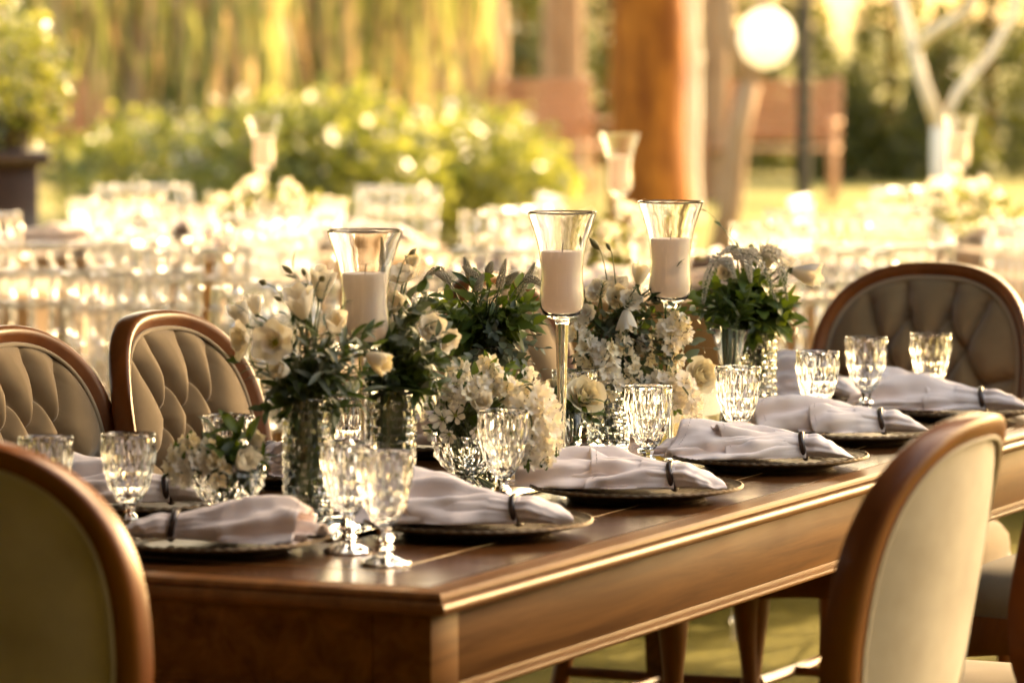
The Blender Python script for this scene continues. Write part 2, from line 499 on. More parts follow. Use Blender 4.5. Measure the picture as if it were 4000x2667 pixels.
def tuft(x, z, r):
    h_ = 0.004 + 0.058 * max(0, 1 - r ** 2.6) ** 0.6
    d = min(dseg(x, z, s) for s in segs)
    k = min(math.hypot(x - bx_, z - bz_) for bx_, bz_ in buttons)
    fade = min(1, (1 - r) * 6 + 0.15)
    return h_ - fade * (0.032 * math.exp(-d / 0.014) + 0.016 * math.exp(-(k / 0.015) ** 2))
def seatring(s, z, wave=0.0):
    r = []
    for k in range(48):
        t = 2 * pi * k / 48
        c_, s_ = cos(t), sin(t)
        e = 2 / 3.2
        x = math.copysign(abs(c_) ** e, c_) * (0.245 + 0.02 * s_) * s
        y = math.copysign(abs(s_) ** e, s_) * 0.225 * s
        r.append((x, y, z + wave * (cos(4 * t) - 1)))
    return r
FLIP = lambda part: (part[0], [tuple(reversed(q)) for q in part[1]])
me_frame = mk('back_frame', ovalring(fprof), sharp=50, mat=WOODC)
me_pad = mk('tufted_pad', disc(96, tuft, OA - 0.030, OB - 0.030), sharp=180, mat=TAUPE)
me_rear = mk('rear_panel', disc(24, lambda x, z, r: -0.011 - 0.010 * (1 - r ** 4), OA - 0.029, OB - 0.029), sharp=180, mat=PALE)
pp = [(-0.031 + 0.004 * cos(a), 0.012 + 0.004 * sin(a)) for a in [k * pi / 3 for k in range(6)]]
me_pipe = mk('piping', ovalring(pp), sharp=180, mat=PIPING)
rp_ = [(-0.031 + 0.0032 * cos(a), -0.0175 + 0.0032 * sin(a)) for a in [k * pi / 3 for k in range(6)]]
me_rpipe = mk('piping', ovalring(rp_), sharp=180, mat=PALE)
me_button = mk('button', lathe([(0, .0025), (.003, .002), (.0048, 0), (.004, -.003)], 10), sharp=180, mat=TAUPE)
me_cush = mk('seat_cushion', loft([seatring(.985, .432), seatring(1.0, .455), seatring(.99, .475), seatring(.93, .495), seatring(.8, .508), seatring(.5, .516), seatring(.02, .519)]), sharp=180, mat=TAUPE)
me_rail = mk('seat_rail', loft([seatring(.93, .40), seatring(1.0, .372, .007), seatring(1.012, .376, .007), seatring(1.012, .43), seatring(1.0, .436), seatring(.9, .436)]), sharp=40, mat=WOODC)
def fleg(sx):
    p = bez((sx * .205, .18, .42), (sx * .235, .215, .34), (sx * .185, .165, .17), (sx * .215, .205, .0), 14)
    return tube(p, [.030, .032, .032, .030, .027, .024, .021, .019, .0175, .0165, .016, .016, .017, .020, .021], 10)
def rleg(sx):
    p = bez((sx * .185, -.185, .43), (sx * .19, -.195, .3), (sx * .19, -.21, .15), (sx * .2, -.285, .0), 10)
    return tube(p, [.022] * 3 + [.020] * 4 + [.018] * 4, 8)
def upright(sx):
    q = backmap(sx * .135, OZ - OB * 0.80, -0.002)
    return tube(bez((sx * .16, -.205, .41), (sx * .158, -.212, .46), q + Vector((sx * .012, .012, -.06)), q, 8), [.021, .020, .019, .018, .017, .017, .018, .019, .020], 8)
def make_chair():
    c = thing('dining_chair', '', 'chair')
    ob('back_frame', me_frame, parent=c)
    pad = ob('tufted_pad', me_pad, parent=c)
    for bx_, bz_ in buttons:
        p = backmap(bx_, OZ + bz_, tuft(bx_, bz_, 0.3) + 0.003)
        ob('button', me_button, parent=pad, M=Matrix.Translation(p) @ Matrix.Rotation(-pi / 2 - 0.17, 4, 'X'))
    ob('piping', me_pipe, parent=pad)
    rp = ob('rear_panel', me_rear, parent=c)
    ob('piping', me_rpipe, parent=rp)
    ob('seat_cushion', me_cush, parent=c)
    ob('seat_rail', me_rail, parent=c)
    for s in (-1, 1):
        ob('leg', mk('leg', fleg(s), sharp=60, mat=WOODC), parent=c)
        ob('leg', mk('leg', rleg(s), sharp=60, mat=WOODC), parent=c)
        ob('upright', mk('upright', upright(s), sharp=60, mat=WOODC), parent=c)
        ob('stretcher', mk('stretcher', tube([(s * .196, .17, .19), (s * .19, 0, .19), (s * .19, -.2, .19)], .011, 8), mat=WOODC), parent=c)
    ob('stretcher', mk('stretcher', tube([(-.19, 0, .19), (0, 0, .19), (.19, 0, .19)], .010, 8), mat=WOODC), parent=c)
    return c
chair0 = make_chair()
GCH = 'oval-backed chairs round the dining table'
chairs = [
    (0.21, -0.335, PHI, 'oval-backed chair in the right foreground, pale rear panel turned to us'),
    (0.80, -0.385, PHI, 'oval-backed chair cut off by the right edge of the picture'),
    (1.21, -0.29, PHI, 'chair whose taupe seat shows low behind the right foreground chair'),
    (2.62, -0.06, PHI, 'far right-hand chair whose lit seat and orange rail show under the table'),
    (1.06, 1.00, PHI + pi, 'tufted oval-backed chair at the left edge of the picture'),
    (1.50, 0.955, PHI + pi, 'tufted oval-backed chair second from left, behind the small flower bowl'),
    (2.78, 0.93, PHI + pi, 'left-hand chair hidden behind the flowers, legs showing under the table'),
    (-0.25, 0.405, -ALPHA, 'dark oval-backed chair in the left foreground, seen from behind'),
    (TL + 0.12, 0.535, pi - ALPHA, 'oval-backed chair at the far end of the table facing us'),
]
for i, (a, c, rz, lab) in enumerate(chairs):
    p = T(a, c, 0)
    o = chair0 if i == 0 else copytree(chair0)
    o.location = p; o.rotation_euler = (0, 0, rz); o['label'] = lab; o['group'] = GCH
# ------------------------------------------------------------------ plates, napkins, goblets
def plate_mesh():
    rings = []
    nth = 192
    def ring(r, zf):
        return [(r * cos(2 * pi * j / nth), r * sin(2 * pi * j / nth), zf(2 * pi * j / nth)) for j in range(nth)]
    for r in (0.001, 0.04, 0.085): rings.append(ring(r, lambda t: 0.0085))
    rows = 22
    for i in range(rows + 1):
        r = 0.088 + 0.069 * i / rows
        def zf(t, i=i, r=r):
            base = 0.009 + 0.010 * (i / rows) ** 1.3
            row = i / rows * 5.5
            k = int(row)
            fr = row - k
            sc_ = abs(sin(42 * t + (k % 2) * pi / 2)) ** 0.7
            return base + 0.0022 * sc_ * sin(pi * fr) ** 0.8
        rings.append(ring(r, zf))
    rings.append(ring(0.159, lambda t: 0.0200 + 0.0032 * max(0, sin(64 * t))))
    rings.append(ring(0.1625, lambda t: 0.0212 + 0.0042 * max(0, sin(64 * t + 0.6))))
    rings.append(ring(0.165, lambda t: 0.0200 + 0.001 * sin(64 * t + 1.2)))
    for r, z in ((0.1645, 0.0175), (0.158, 0.0155), (0.12, 0.0075), (0.108, 0.0045), (0.105, 0.0006), (0.100, 0.0004), (0.001, 0.0006)):
        rings.append(ring(r, lambda t, z=z: z))
    return mk('charger_plate', loft(rings), sharp=50, mat=BRONZE)
PLATE = plate_mesh()
def smooth(x): x = max(0, min(1, x)); return x * x * (3 - 2 * x)
def interp(tab, x):
    for (x0, y0), (x1, y1) in zip(tab, tab[1:]):
        if x <= x1:
            return y0 + (y1 - y0) * smooth((x - x0) / (x1 - x0))
    return tab[-1][1]
XR = 0.058
def wrap(r, s):
    """half width and height of the gathered bundle at distance s along it"""
    return interp([(-.17, .058), (-.10, .054), (-.03, .042), (.02, .028), (XR, .0195), (.08, .027), (.105, .026), (.125, .016), (.132, .004)], s), \
           interp([(-.17, .046), (-.12, .056), (-.05, .053), (.01, .043), (XR, .036), (.08, .038), (.105, .029), (.125, .018), (.132, .008)], s)
def napkin_tip(seed):
    r = random.Random(seed)
    kp = [(k, r.uniform(0, 6.28), r.uniform(.6, 1)) for k in (5, 7, 10)]
    rings = []
    for i in range(31):
        s = .012 + .120 * i / 30
        w, h_ = wrap(r, s)
        pa = .07 * math.exp(-((s - XR) / .03) ** 2) + .045
        ring = []
        for j in range(56):
            t = 2 * pi * j / 56
            g = 1 + sum(pa * a_ * sin(k * t + p + 14 * (s - XR)) for k, p, a_ in kp) * .6
            ring.append((s + .010 * sin(t + seed) * smooth((s - .07) / .05), w * cos(t) * g, max(.0005, h_ * (.5 + .5 * sin(t) * g))))
        rings.append(ring)
    return loft(rings, True, False, True)
def napkin_layer(seed, y0, wf, hf, end, slope, lift, curl):
    r = random.Random(seed)
    ph = [r.uniform(0, 6.28) for _ in range(5)]
    rings = []
    NS, KN = 40, 44
    for i in range(NS + 1):
        u = i / NS
        ring = []
        for j in range(KN + 1):
            v_ = j / KN                                        # 0 viewer side hem .. 1 far side hem
            e = end + slope * (v_ - .5) + .012 * sin(5 * v_ + ph[0])
            s = XR + .006 + (e - XR - .006) * u
            w, h_ = wrap(r, s)
            k = smooth((XR - s) / .10)
            wv, hv = w * (1 + (wf - 1) * k), h_ * (1 + (hf - 1) * k)
            th = pi * (-.06 + 1.12 * v_)
            fold = k * (.0062 * sin(7.5 * th + ph[1] + 6 * u) + .005 * sin(3.2 * th + ph[2] - 4 * u) + .0040 * abs(sin(6 * th + ph[3] + 3 * u)) + .004 * noise.noise(Vector((s * 34, th * 3.2, seed * 1.7))))
            pleat = (1 - k) * .0012 * sin(22 * th + ph[4])
            rr_ = 1 + (fold + pleat) / max(hv, .01)
            y = y0 * k - wv * cos(th) * rr_
            z = hv * max(-.03, sin(th)) ** .8 * rr_ if sin(th) > 0 else 0.0
            z += lift * k * u + curl * max(0, u - .8) * 5 * sin(3 * v_ + ph[0])
            ring.append((s, y, max(z, .0006 + .0004 * u)))
        rings.append(ring)
    return loft(rings, False)
def hem_line(part, NS=40, KN=44, back=3):
    """fine drawn-thread line a little in from the end of a layer"""
    v = part[0]; row = NS - back
    pts = [Vector(v[row * (KN + 1) + j]) + Vector((0, 0, .0012)) for j in range(6, KN - 5)]
    segs_ = [tube([pts[k], pts[k].lerp(pts[k + 1], .55)], .0006, 4) for k in range(0, len(pts) - 1)]
    return segs_
def napkin_set(seed):
    r = random.Random(seed)
    q = lambda a: r.uniform(-a, a)
    L = [napkin_layer(seed * 10 + 1, .006 + q(.01), 1.0 + q(.12), 1.0 + q(.16), -.145 + q(.015), .05 + q(.05), 0, .003),
         napkin_layer(seed * 10 + 2, -.016 + q(.008), .80 + q(.1), .72 + q(.12), -.085 + q(.03), -.035 + q(.05), 0, .006),
         napkin_layer(seed * 10 + 3, .018 + q(.02), .78 + q(.1), .42 + q(.1), -.170 + q(.015), .03 + q(.06), -.004, .003),
         napkin_layer(seed * 10 + 4, -.020 + q(.02), .55 + q(.1), .40 + q(.1), -.150 + q(.03), -.05 + q(.08), 0, .004)]
    out = [('tip', mk('tip', napkin_tip(seed), sharp=180, mat=LINEN))]
    for q in L: out.append(('fold', mk('fold', q, sharp=180, mat=LINEN)))
    out.append(('hem_stitch', mk('hem_stitch', *hem_line(L[0]), *hem_line(L[1]), sharp=180, mat=HEMST)))
    return out
HEMST = m_cloth('hem_stitch_thread', (0.42, 0.30, 0.27), (0.5, 0.37, 0.33), 900)
def napkin_joined(seed):
    q = napkin_set(seed)
    ps = [([tuple(v.co) for v in me.vertices], [tuple(p.vertices) for p in me.polygons]) for nm, me in q[:5]]
    return mk('napkin', *ps, sharp=180, mat=LINEN)
NAPS = [napkin_set(s_) for s_ in range(1, 12)]
def torus(R, r, n1=36, n2=10, sx=1.0):
    rings = []
    for i in range(n1 + 1):
        t = 2 * pi * i / n1
        rings.append([((R + r * cos(2 * pi * j / n2)) * cos(t) * sx, r * sin(2 * pi * j / n2) * 1.25, (R + r * cos(2 * pi * j / n2)) * sin(t)) for j in range(n2)])
    return loft(rings)
RINGME = mk('napkin_ring', torus(.0208, .0040), sharp=180, mat=RINGM)
rnd = random.Random(3)
def setting(p, ang, where, i, sc_=1.0):
    """plate, napkin and ring; ang is the direction the gathered tip points to"""
    pl = tag(ob('charger_plate', PLATE, loc=p, rotz=rnd.uniform(0, 6)), 'beaded bronze charger plate, ' + where.replace('on the plate ', '').replace('on the ', 'the ', 1), 'plate', 'charger plates on the dining table')
    nk = thing('napkin', 'blush linen napkin ' + where, 'napkin', p + Vector((0, 0, .0175)), ang, 'napkins on the dining table')
    nk.scale = (sc_, sc_, sc_)
    for nm, me in NAPS[i % 11]:
        fo = ob(nm, me, parent=nk)
        if nm == 'fold':
            sm = fo.modifiers.new('thickness', 'SOLIDIFY'); sm.thickness = .0013; sm.offset = 0
    d = Vector((cos(ang), sin(ang), 0))
    M = Matrix.Translation(p + d * XR * sc_ + Vector((0, 0, .0175 + .0180))) @ Matrix.Rotation(ang, 4, 'Z') @ Matrix.Rotation(rad(-12), 4, 'Y') @ Matrix.Rotation(pi / 2, 4, 'Z')
    tag(ob('napkin_ring', RINGME, M=M), 'dark ring round the napkin ' + where, 'napkin ring', 'napkin rings on the dining table')
RIGHT = PHI - pi / 2                               # pointing out over the right-hand edge
P1, P2, P3, P4, P5 = TP(1098, 1224, TZ), TP(1461, 1143, TZ), TP(1765, 1072, TZ), TP(1950, 1012, TZ), TP(2185, 960, TZ)
setting(P1, RIGHT + .12, "on the plate nearest the table's front corner", 0)
setting(P2, RIGHT + .16, 'on the second plate along the right edge', 1)
setting(P3, RIGHT + .26, 'on the third plate along the right edge', 2)
setting(P4, RIGHT + .25, 'on the fourth plate along the right edge', 3)
setting(P5, RIGHT + .2, 'on the fifth plate along the right edge', 4)
setting(T(.26, .475), -ALPHA - pi / 2 - 1.22, 'on the plate at the near end of the table', 5, .88)
setting(T(.63, .81), PHI + pi / 2 - 2.9, 'on the left-hand plate nearest us, behind the left goblet', 6)
setting(T(1.12, .80), PHI + pi / 2 - .5, 'on the left-hand plate behind the small flower bowl', 7)
setting(T(1.62, .81), PHI + pi / 2 - .2, 'on the left-hand plate half hidden behind the tall vases', 8)
setting(T(2.12, .81), PHI + pi / 2, 'on the left-hand plate hidden behind the middle flowers', 9)
setting(T(TL - .27, .53), -ALPHA + pi / 2 + pi / 2 + 2.6, 'on the plate at the far end of the table', 10)

def goblet_bowl(R=.0385, zb=.052, zt=.153, nd=10):
    """pressed diamond facets outside, smooth inside"""
    def rr(z):
        t = max(0, (z - zb) / (zt - zb))
        tab = ((0, .27), (.06, .42), (.13, .57), (.22, .70), (.34, .82), (.5, .92), (.68, .98), (.85, 1.0), (1.01, .995))
        for (a_, p_), (b_, q_) in zip(tab, tab[1:]):
            if t <= b_: return R * (p_ + (q_ - p_) * (t - a_) / (b_ - a_))
        return R
    zs = [zb + (zt - zb) * t for t in (0.0, .11, .28, .50, .74, .95)]
    v, f = [], []
    idx = {}
    for j, z in enumerate(zs):
        for k in range(nd):
            a = 2 * pi * (k + (.5 if j % 2 else 0)) / nd
            idx[j, k] = len(v); v.append((rr(z) * .966 * cos(a), rr(z) * .966 * sin(a), z))
    def lat(j, k): return idx[j, k % nd]
    for j in range(len(zs)):
        for k in range(nd):
            a = 2 * pi * (k + .5 + (.5 if j % 2 else 0)) / nd
            rc = rr(zs[j]) * 1.028
            c = len(v); v.append((rc * cos(a), rc * sin(a), zs[j]))
            L_, R_ = lat(j, k), lat(j, k + 1)
            if j + 1 < len(zs):
                up = lat(j + 1, k + (1 if j % 2 else 0)); f += [(c, up, L_), (c, R_, up)]
            if j > 0:
                dn = lat(j - 1, k + (1 if j % 2 else 0)); f += [(c, L_, dn), (c, dn, R_)]
    # arched plain band up to the rim
    jt = len(zs) - 1
    nb = nd * 4
    top = []
    for k in range(nb):
        a = 2 * pi * (k / 4 + (.5 if jt % 2 else 0)) / nd
        top.append(len(v)); zz = zs[jt] + (.003 if k % 4 == 2 else .0015 if k % 2 else 0)
        r0 = rr(zs[jt]) * (.972 if k % 4 == 0 else 1.022 if k % 4 == 2 else 1.0)
        v.append((r0 * cos(a), r0 * sin(a), zz))
    last = top
    prof = [(rr(zt) * 1.0, zt - .010), (rr(zt), zt - .0012), (rr(zt) - .0012, zt)]
    inn = [(rr(zt) - .0024, zt - .0012)] + [(rr(z) * .955 - .0032, z) for z in [zb + (zt - zb) * t for t in (.86, .62, .42, .24, .14)]] + [(.006, zb + .009), (1e-5, zb + .0085)]
    for r0, z in prof + inn:
        cur = []
        for k in range(nb):
            a = 2 * pi * (k / 4 + (.5 if jt % 2 else 0)) / nd
            cur.append(len(v)); v.append((r0 * cos(a), r0 * sin(a), z))
        for k in range(nb):
            f.append((last[k], last[(k + 1) % nb], cur[(k + 1) % nb], cur[k]))
        last = cur
    # closed underside
    c = len(v); v.append((0, 0, zb - .001))
    for k in range(nd): f.append((c, lat(0, k + 1), lat(0, k)))
    return v, f
GB = mk('bowl', goblet_bowl(), sharp=14, mat=GLASS)
def facet_lathe(prof, n_): return lathe(prof, n_)
GS = mk('stem', facet_lathe([(1e-5, .0505), (.0105, .0505), (.0095, .046), (.0075, .042), (.0125, .037), (.0135, .033), (.0095, .029), (.0085, .026), (.0125, .0215), (.0115, .018), (.0085, .0145), (1e-5, .0142)], 8), sharp=20, mat=GLASS)
def foot_part():
    rings = []
    for r, z in ((1e-5, .0138), (.009, .0136), (.016, .0105), (.026, .0065), (.0335, .0045), (.0352, .0025), (.034, .0005), (.022, .0005), (1e-5, .0012)):
        rings.append([(r * (1 + (.035 * cos(11 * 2 * pi * j / 66) if r > .02 else 0)) * cos(2 * pi * j / 66), r * (1 + (.035 * cos(11 * 2 * pi * j / 66) if r > .02 else 0)) * sin(2 * pi * j / 66), z + (.0012 * cos(11 * 2 * pi * j / 66) if .012 < r < .03 and z > .004 else 0)) for j in range(66)])
    return loft(rings)
GF = mk('foot', foot_part(), sharp=40, mat=GLASS)
def make_goblet(p, lab, group, rz=0):
    g = thing('goblet', 'clear cut-glass goblet ' + lab, 'goblet', p, rz, group)
    ob('bowl', GB, parent=g); ob('stem', GS, parent=g); ob('foot', GF, parent=g)
    return g
def gob_at(dx, rim_y, lab):
    """a goblet whose rim centre is seen at (dx, rim_y)"""
    q = TP(dx, rim_y, TZ + .153)
    return make_goblet(Vector((q.x, q.y, TZ + .0002)), lab, 'goblets on the dining table', rnd.uniform(0, .5))
gob_at(884, 1036, "nearest the table's near edge, front of the pair")
gob_at(800, 1014, 'second of the front pair, behind the nearest goblet')
gob_at(1156, 942, "in front of the white flower bowl")
gob_at(1489, 885, 'in the middle beside the twig nest, sharply in focus')
gob_at(1695, 841, 'in front of the far tall vase, fourth from right')
gob_at(1878, 806, 'third from right before the far napkin')
gob_at(1990, 774, 'second from right before the far chair')
gob_at(2138, 766, 'rightmost, before the brown far chair')
gob_at(295, 996, 'at left in front of the tufted chair')
gob_at(105, 1003, 'leftmost, behind the dark foreground chair')
gob_at(525, 954, 'behind the small bowl of flowers at left')
gob_at(798, 909, 'between the two tall vases')
gob_at(1320, 850, 'hidden among the flowers behind the roses')

# ------------------------------------------------------------------ candle hurricanes
def hurricane_parts():
    out = [(.0556, .4205), (.0548, .418), (.048, .397), (.0405, .373), (.0362, .352), (.0335, .330), (.0335, .315), (.0350, .295), (.0358, .280), (.0345, .268), (.030, .258), (.022, .252), (.0135, .249)]
    inn = [(r - .0016, z + .0012) for r, z in out[2:-2]] + [(.012, .2555), (1e-5, .2545)]
    bowl = lathe(list(reversed([(1e-5, .2485)] + list(reversed(out)))) if False else [(1e-5, .2485), (.0100, .2486)] + list(reversed(out)) + [(.0554, .4212), (.0540, .4205)] + [(.0532, .418)] + inn, 64)
    stem = lathe([(1e-5, .2482), (.0112, .2482), (.0108, .24), (.0095, .20), (.0078, .15), (.0064, .10), (.0058, .05), (.0065, .02), (.009, .0085), (1e-5, .0084)], 24)
    foot = lathe([(1e-5, .0082), (.010, .0081), (.025, .0048), (.045, .0032), (.0545, .0028), (.0555, .0016), (.0545, .0004), (.03, .0004), (1e-5, .0012)], 48)
    wprof = [(1e-5, .2565), (.011, .2572), (.0195, .2545), (.0275, .2600), (.0322, .2690), (.0338, .280), (.0330, .295), (.0314, .315), (.0314, .330), (.0330, .3445), (.0336, .3560), (.0328, .3585), (.02, .3575), (1e-5, .357)]
    wprof[2] = (.0185, .2572)
    wax = lathe(wprof, 48)
    return bowl, stem, foot, wax
hb, hs, hf_, hw = hurricane_parts()
HB, HS, HF = mk('bowl', hb, sharp=180, mat=GLASS), mk('stem', hs, sharp=180, mat=GLASS), mk('foot', hf_, sharp=60, mat=GLASS)
HW = mk('wax', hw, sharp=60, mat=WAX)
HK = mk('wick', tube([(0, 0, .355), (.0008, 0, .365), (.002, 0, .372)], .0009, 6), mat=WICK)
def hurricane(p, where, group='candle stands on the dining table'):
    h_ = thing('candle_stand', 'tall flared glass candle holder ' + where, 'candle holder', p, 0, group)
    ob('bowl', HB, parent=h_); ob('stem', HS, parent=h_); ob('foot', HF, parent=h_)
    c = thing('candle', 'pale pink candle filling the glass holder ' + where, 'candle', p, 0, group.replace('candle stands', 'candles'))
    ob('wax', HW, parent=c); ob('wick', HK, parent=c)
def hur_at(dx, rim_y, where, z0=MZ, group='candle stands on the dining table'):
    q = TP(dx, rim_y, z0 + .4205)
    hurricane(Vector((q.x, q.y, z0)), where, group)
    return q
hur_at(838, 529, 'at left above the open white flower')
hur_at(1291, 487, 'in the middle, sharply in focus')
hur_at(1540, 463, 'right of the middle, behind the rosemary sprig')

# ------------------------------------------------------------------ vases
def brick_vase(R=.0335, H=.188, nr=15, nc=12):
    v, f = [], []
    def add(q):
        k = len(v); v.extend(q); return k
    def P(r, a, z): return (r * cos(a), r * sin(a), z)
    z0, dz = .006, (H - .012) / nr
    da = 2 * pi / nc
    for i in range(nr):
        for j in range(nc):
            a0 = (j + (.5 if i % 2 else 0)) * da
            za, zb_ = z0 + i * dz, z0 + (i + 1) * dz
            o_ = [P(R, a0, za), P(R, a0 + da / 2, za), P(R, a0 + da, za), P(R, a0 + da, zb_), P(R, a0 + da / 2, zb_), P(R, a0, zb_)]
            e, h_ = da * .14, dz * .2
            rr_ = R + .0026 + .0008 * sin(i * 2.1 + j * 3.7)
            n_ = [P(rr_, a0 + e, za + h_), P(rr_ + .0006, a0 + da / 2, za + h_), P(rr_, a0 + da - e, za + h_), P(rr_, a0 + da - e, zb_ - h_), P(rr_ + .0006, a0 + da / 2, zb_ - h_), P(rr_, a0 + e, zb_ - h_)]
            k = add(o_ + n_)
            for q in range(6):
                q2 = (q + 1) % 6
                f.append((k + q, k + q2, k + 6 + q2, k + 6 + q))
            f += [(k + 6, k + 7, k + 10, k + 11), (k + 7, k + 8, k + 9, k + 10)]
    body = (v, f)
    rim = lathe([(R, z0 + nr * dz), (R + .0005, H - .002), (R - .0015, H), (R - .0035, H - .002), (R - .0042, H * .5), (R - .0045, .016), (R - .012, .0125), (1e-5, .0122)], nc * 2)
    base = lathe([(1e-5, .0012), (R - .008, .0004), (R - .001, .0004), (R + .0006, .002), (R, z0)], nc * 2)
    return mk('textured_vase', body, rim, base, sharp=22, mat=GLASSV)
BV = brick_vase()
def stems_in(p, R, H, n_, seed, fan=1.0):
    r = random.Random(seed)
    parts = []
    for k in range(n_):
        a, q = r.uniform(0, 6.28), R * math.sqrt(r.random())
        a2 = a + r.uniform(2, 4)
        parts.append(tube([(q * cos(a), q * sin(a), .015), (q * .6 * cos(a2), q * .6 * sin(a2), H * .5), (R * fan * cos(a2), R * fan * sin(a2), H)], r.uniform(.0012, .0022), 5))
    return mk('stem_bundle', *parts, sharp=180, mat=STEM)
def bowl_vase():
    """footed diamond-cut flower bowl"""
    v, f = goblet_bowl(.056, .030, .096, 14)
    stem = lathe([(1e-5, .0288), (.012, .0288), (.0145, .025), (.0105, .019), (.0115, .013), (1e-5, .0128)], 10)
    foot = lathe([(1e-5, .0124), (.012, .0122), (.022, .008), (.036, .0045), (.0375, .002), (.036, .0004), (1e-5, .0008)], 28)
    return mk('bowl', (v, f), sharp=14, mat=GLASS), mk('stem', stem, sharp=20, mat=GLASS), mk('foot', foot, sharp=40, mat=GLASS)
BW = bowl_vase()
def trumpet(H, r0, r1):
    o_ = [(r0 * .9, .001), (r0, .004), (r0 * .8, H * .15), (r0 * .72, H * .4), (r0 * .85, H * .65), (r0 * 1.15, H * .85), (r1, H)]
    return mk('trumpet_vase', lathe([(1e-5, .001)] + o_ + [(r1 - .001, H + .001), (r1 - .0022, H)] + [(r - .0024, z) for r, z in reversed(o_[2:-1])] + [(r0 * .5, .014), (1e-5, .013)], 32), sharp=40, mat=GLASSV)
VG = 'clear glass vases down the table'
def vase(dx, base_y, lab, mesh=None, z=MZ, name='textured_vase'):
    p = TP(dx, base_y, z)
    return tag(ob(name, mesh or BV, loc=p), lab, 'vase', VG), p
_, v1 = vase(707, 1214, 'tall brick-textured glass vase nearest us at left')
_, v2 = vase(901, 1186, 'tall brick-textured glass vase beside the left candle holder')
_, v3 = vase(1397, 1030, 'brick-textured glass vase in the middle behind the rose')
_, v4 = vase(1737, 985, 'tall brick-textured glass vase farthest right')
_, v5 = vase(1118, 1052, 'glass vase hidden behind the white flower bowl')
_, v6 = vase(1676, 996, 'plain flared glass vase left of the farthest tall vase', trumpet(.185, .022, .036), name='trumpet_vase')
_, v7 = vase(1316, 1062, 'small flared glass vase holding the cream roses', trumpet(.085, .017, .032), name='trumpet_vase')
def fbowl(dx, base_y, lab, z):
    p = TP(dx, base_y, z)
    b_ = thing('flower_bowl', lab, 'bowl', p, 0.1, 'footed cut-glass flower bowls')
    for me, nm in zip(BW, ('bowl', 'stem', 'foot')): ob(nm, me, parent=b_)
    return p
b1 = fbowl(1076, 1139, 'footed cut-glass bowl of white flowers behind the focused goblets', MZ)
b2 = fbowl(523, 1214, 'footed cut-glass bowl of small flowers at left before the tufted chairs', MZ)
# ------------------------------------------------------------------ flowers
def petal(rb, rmax, h, wf, flare, ruf, seed, nu=6, nv=6):
    r = random.Random(seed)
    p1, p2 = r.uniform(0, 6), r.uniform(0, 6)
    v, f = [], []
    for i in range(nu + 1):
        s = i / nu
        rho = rb + (rmax - rb) * sin(s * pi / 2) ** .8 + flare * rmax * s ** 3
        z = h * (s - .35 * max(0, flare) * s ** 3)
        an = wf * (sin(pi * (.10 + .66 * s)) ** .75)
        for j in range(nv + 1):
            t = 2 * j / nv - 1
            tip = 1 - .16 * s ** 4 * t * t
            q = rho * tip + ruf * s * s * sin(5 * t + p1)
            zz = z * (1 - .20 * s * s * t * t) + ruf * s * s * sin(4.3 * t + p2)
            v.append((q * sin(t * an), q * cos(t * an), zz))
    for i in range(nu):
        for j in range(nv):
            a = i * (nv + 1) + j
            f.append((a, a + 1, a + nv + 2, a + nv + 1))
    return v, f
KINDS = {
    'open': [(5, .08, .50, .80, .95, .22, .05), (6, .10, .72, .78, .85, .45, .06)],
    'half': [(3, .06, .34, 1.30, 1.25, .02, .03), (5, .08, .48, 1.28, 1.05, .12, .05)],
    'double': [(4, .05, .28, .85, 1.25, .05, .05), (5, .08, .48, .85, 1.05, .12, .06), (6, .10, .66, .78, .9, .25, .07), (6, .12, .82, .66, .85, .32, .07)],
    'rose': [(3, .04, .16, .98, 1.7, -.02, .01), (4, .06, .30, 1.02, 1.35, .03, .02), (5, .08, .45, 1.0, 1.1, .10, .03), (5, .10, .58, .96, 1.0, .18, .03), (6, .12, .70, .88, .95, .28, .04), (6, .14, .80, .72, .9, .40, .04)],
    'alstro': [(3, .05, .55, .75, .38, .55, .02), (3, .05, .58, .80, .50, .60, .03)],
}
PET = {}
for kname, rr_ in KINDS.items():
    PET[kname] = []
    for mi, mt in enumerate((PETAL, CREAM)):
        PET[kname].append([[mk('petal', petal(rb, rm, h_, wf, fl, ru, q * 7 + i), sharp=180, mat=mt) for q in range(2)] for i, (n_, rb, rm, h_, wf, fl, ru) in enumerate(rr_)])
cal = lathe([(1e-5, -.12), (.06, -.11), (.14, -.02), (.16, .08), (.10, .16), (1e-5, .2)], 10)
ME_CAL = mk('calyx', cal, sharp=180, mat=STEM)
sta = [lathe([(1e-5, 0), (.13, .02), (.15, .16), (.10, .30), (1e-5, .34)], 10)]
for k in range(7):
    a = k * .9
    sta.append(tube([(.08 * cos(a), .08 * sin(a), .1), (.22 * cos(a), .22 * sin(a), .40)], [.012, .03], 5))
ME_STA = mk('centre', *sta, sharp=180, mat=GREENC)
def dirM(pos, d, s, roll=0):
    d = Vector(d).normalized()
    return Matrix.Translation(pos) @ d.to_track_quat('Z', 'Y').to_matrix().to_4x4() @ Matrix.Rotation(roll, 4, 'Z') @ Matrix.Scale(s, 4)
FR = random.Random(11)
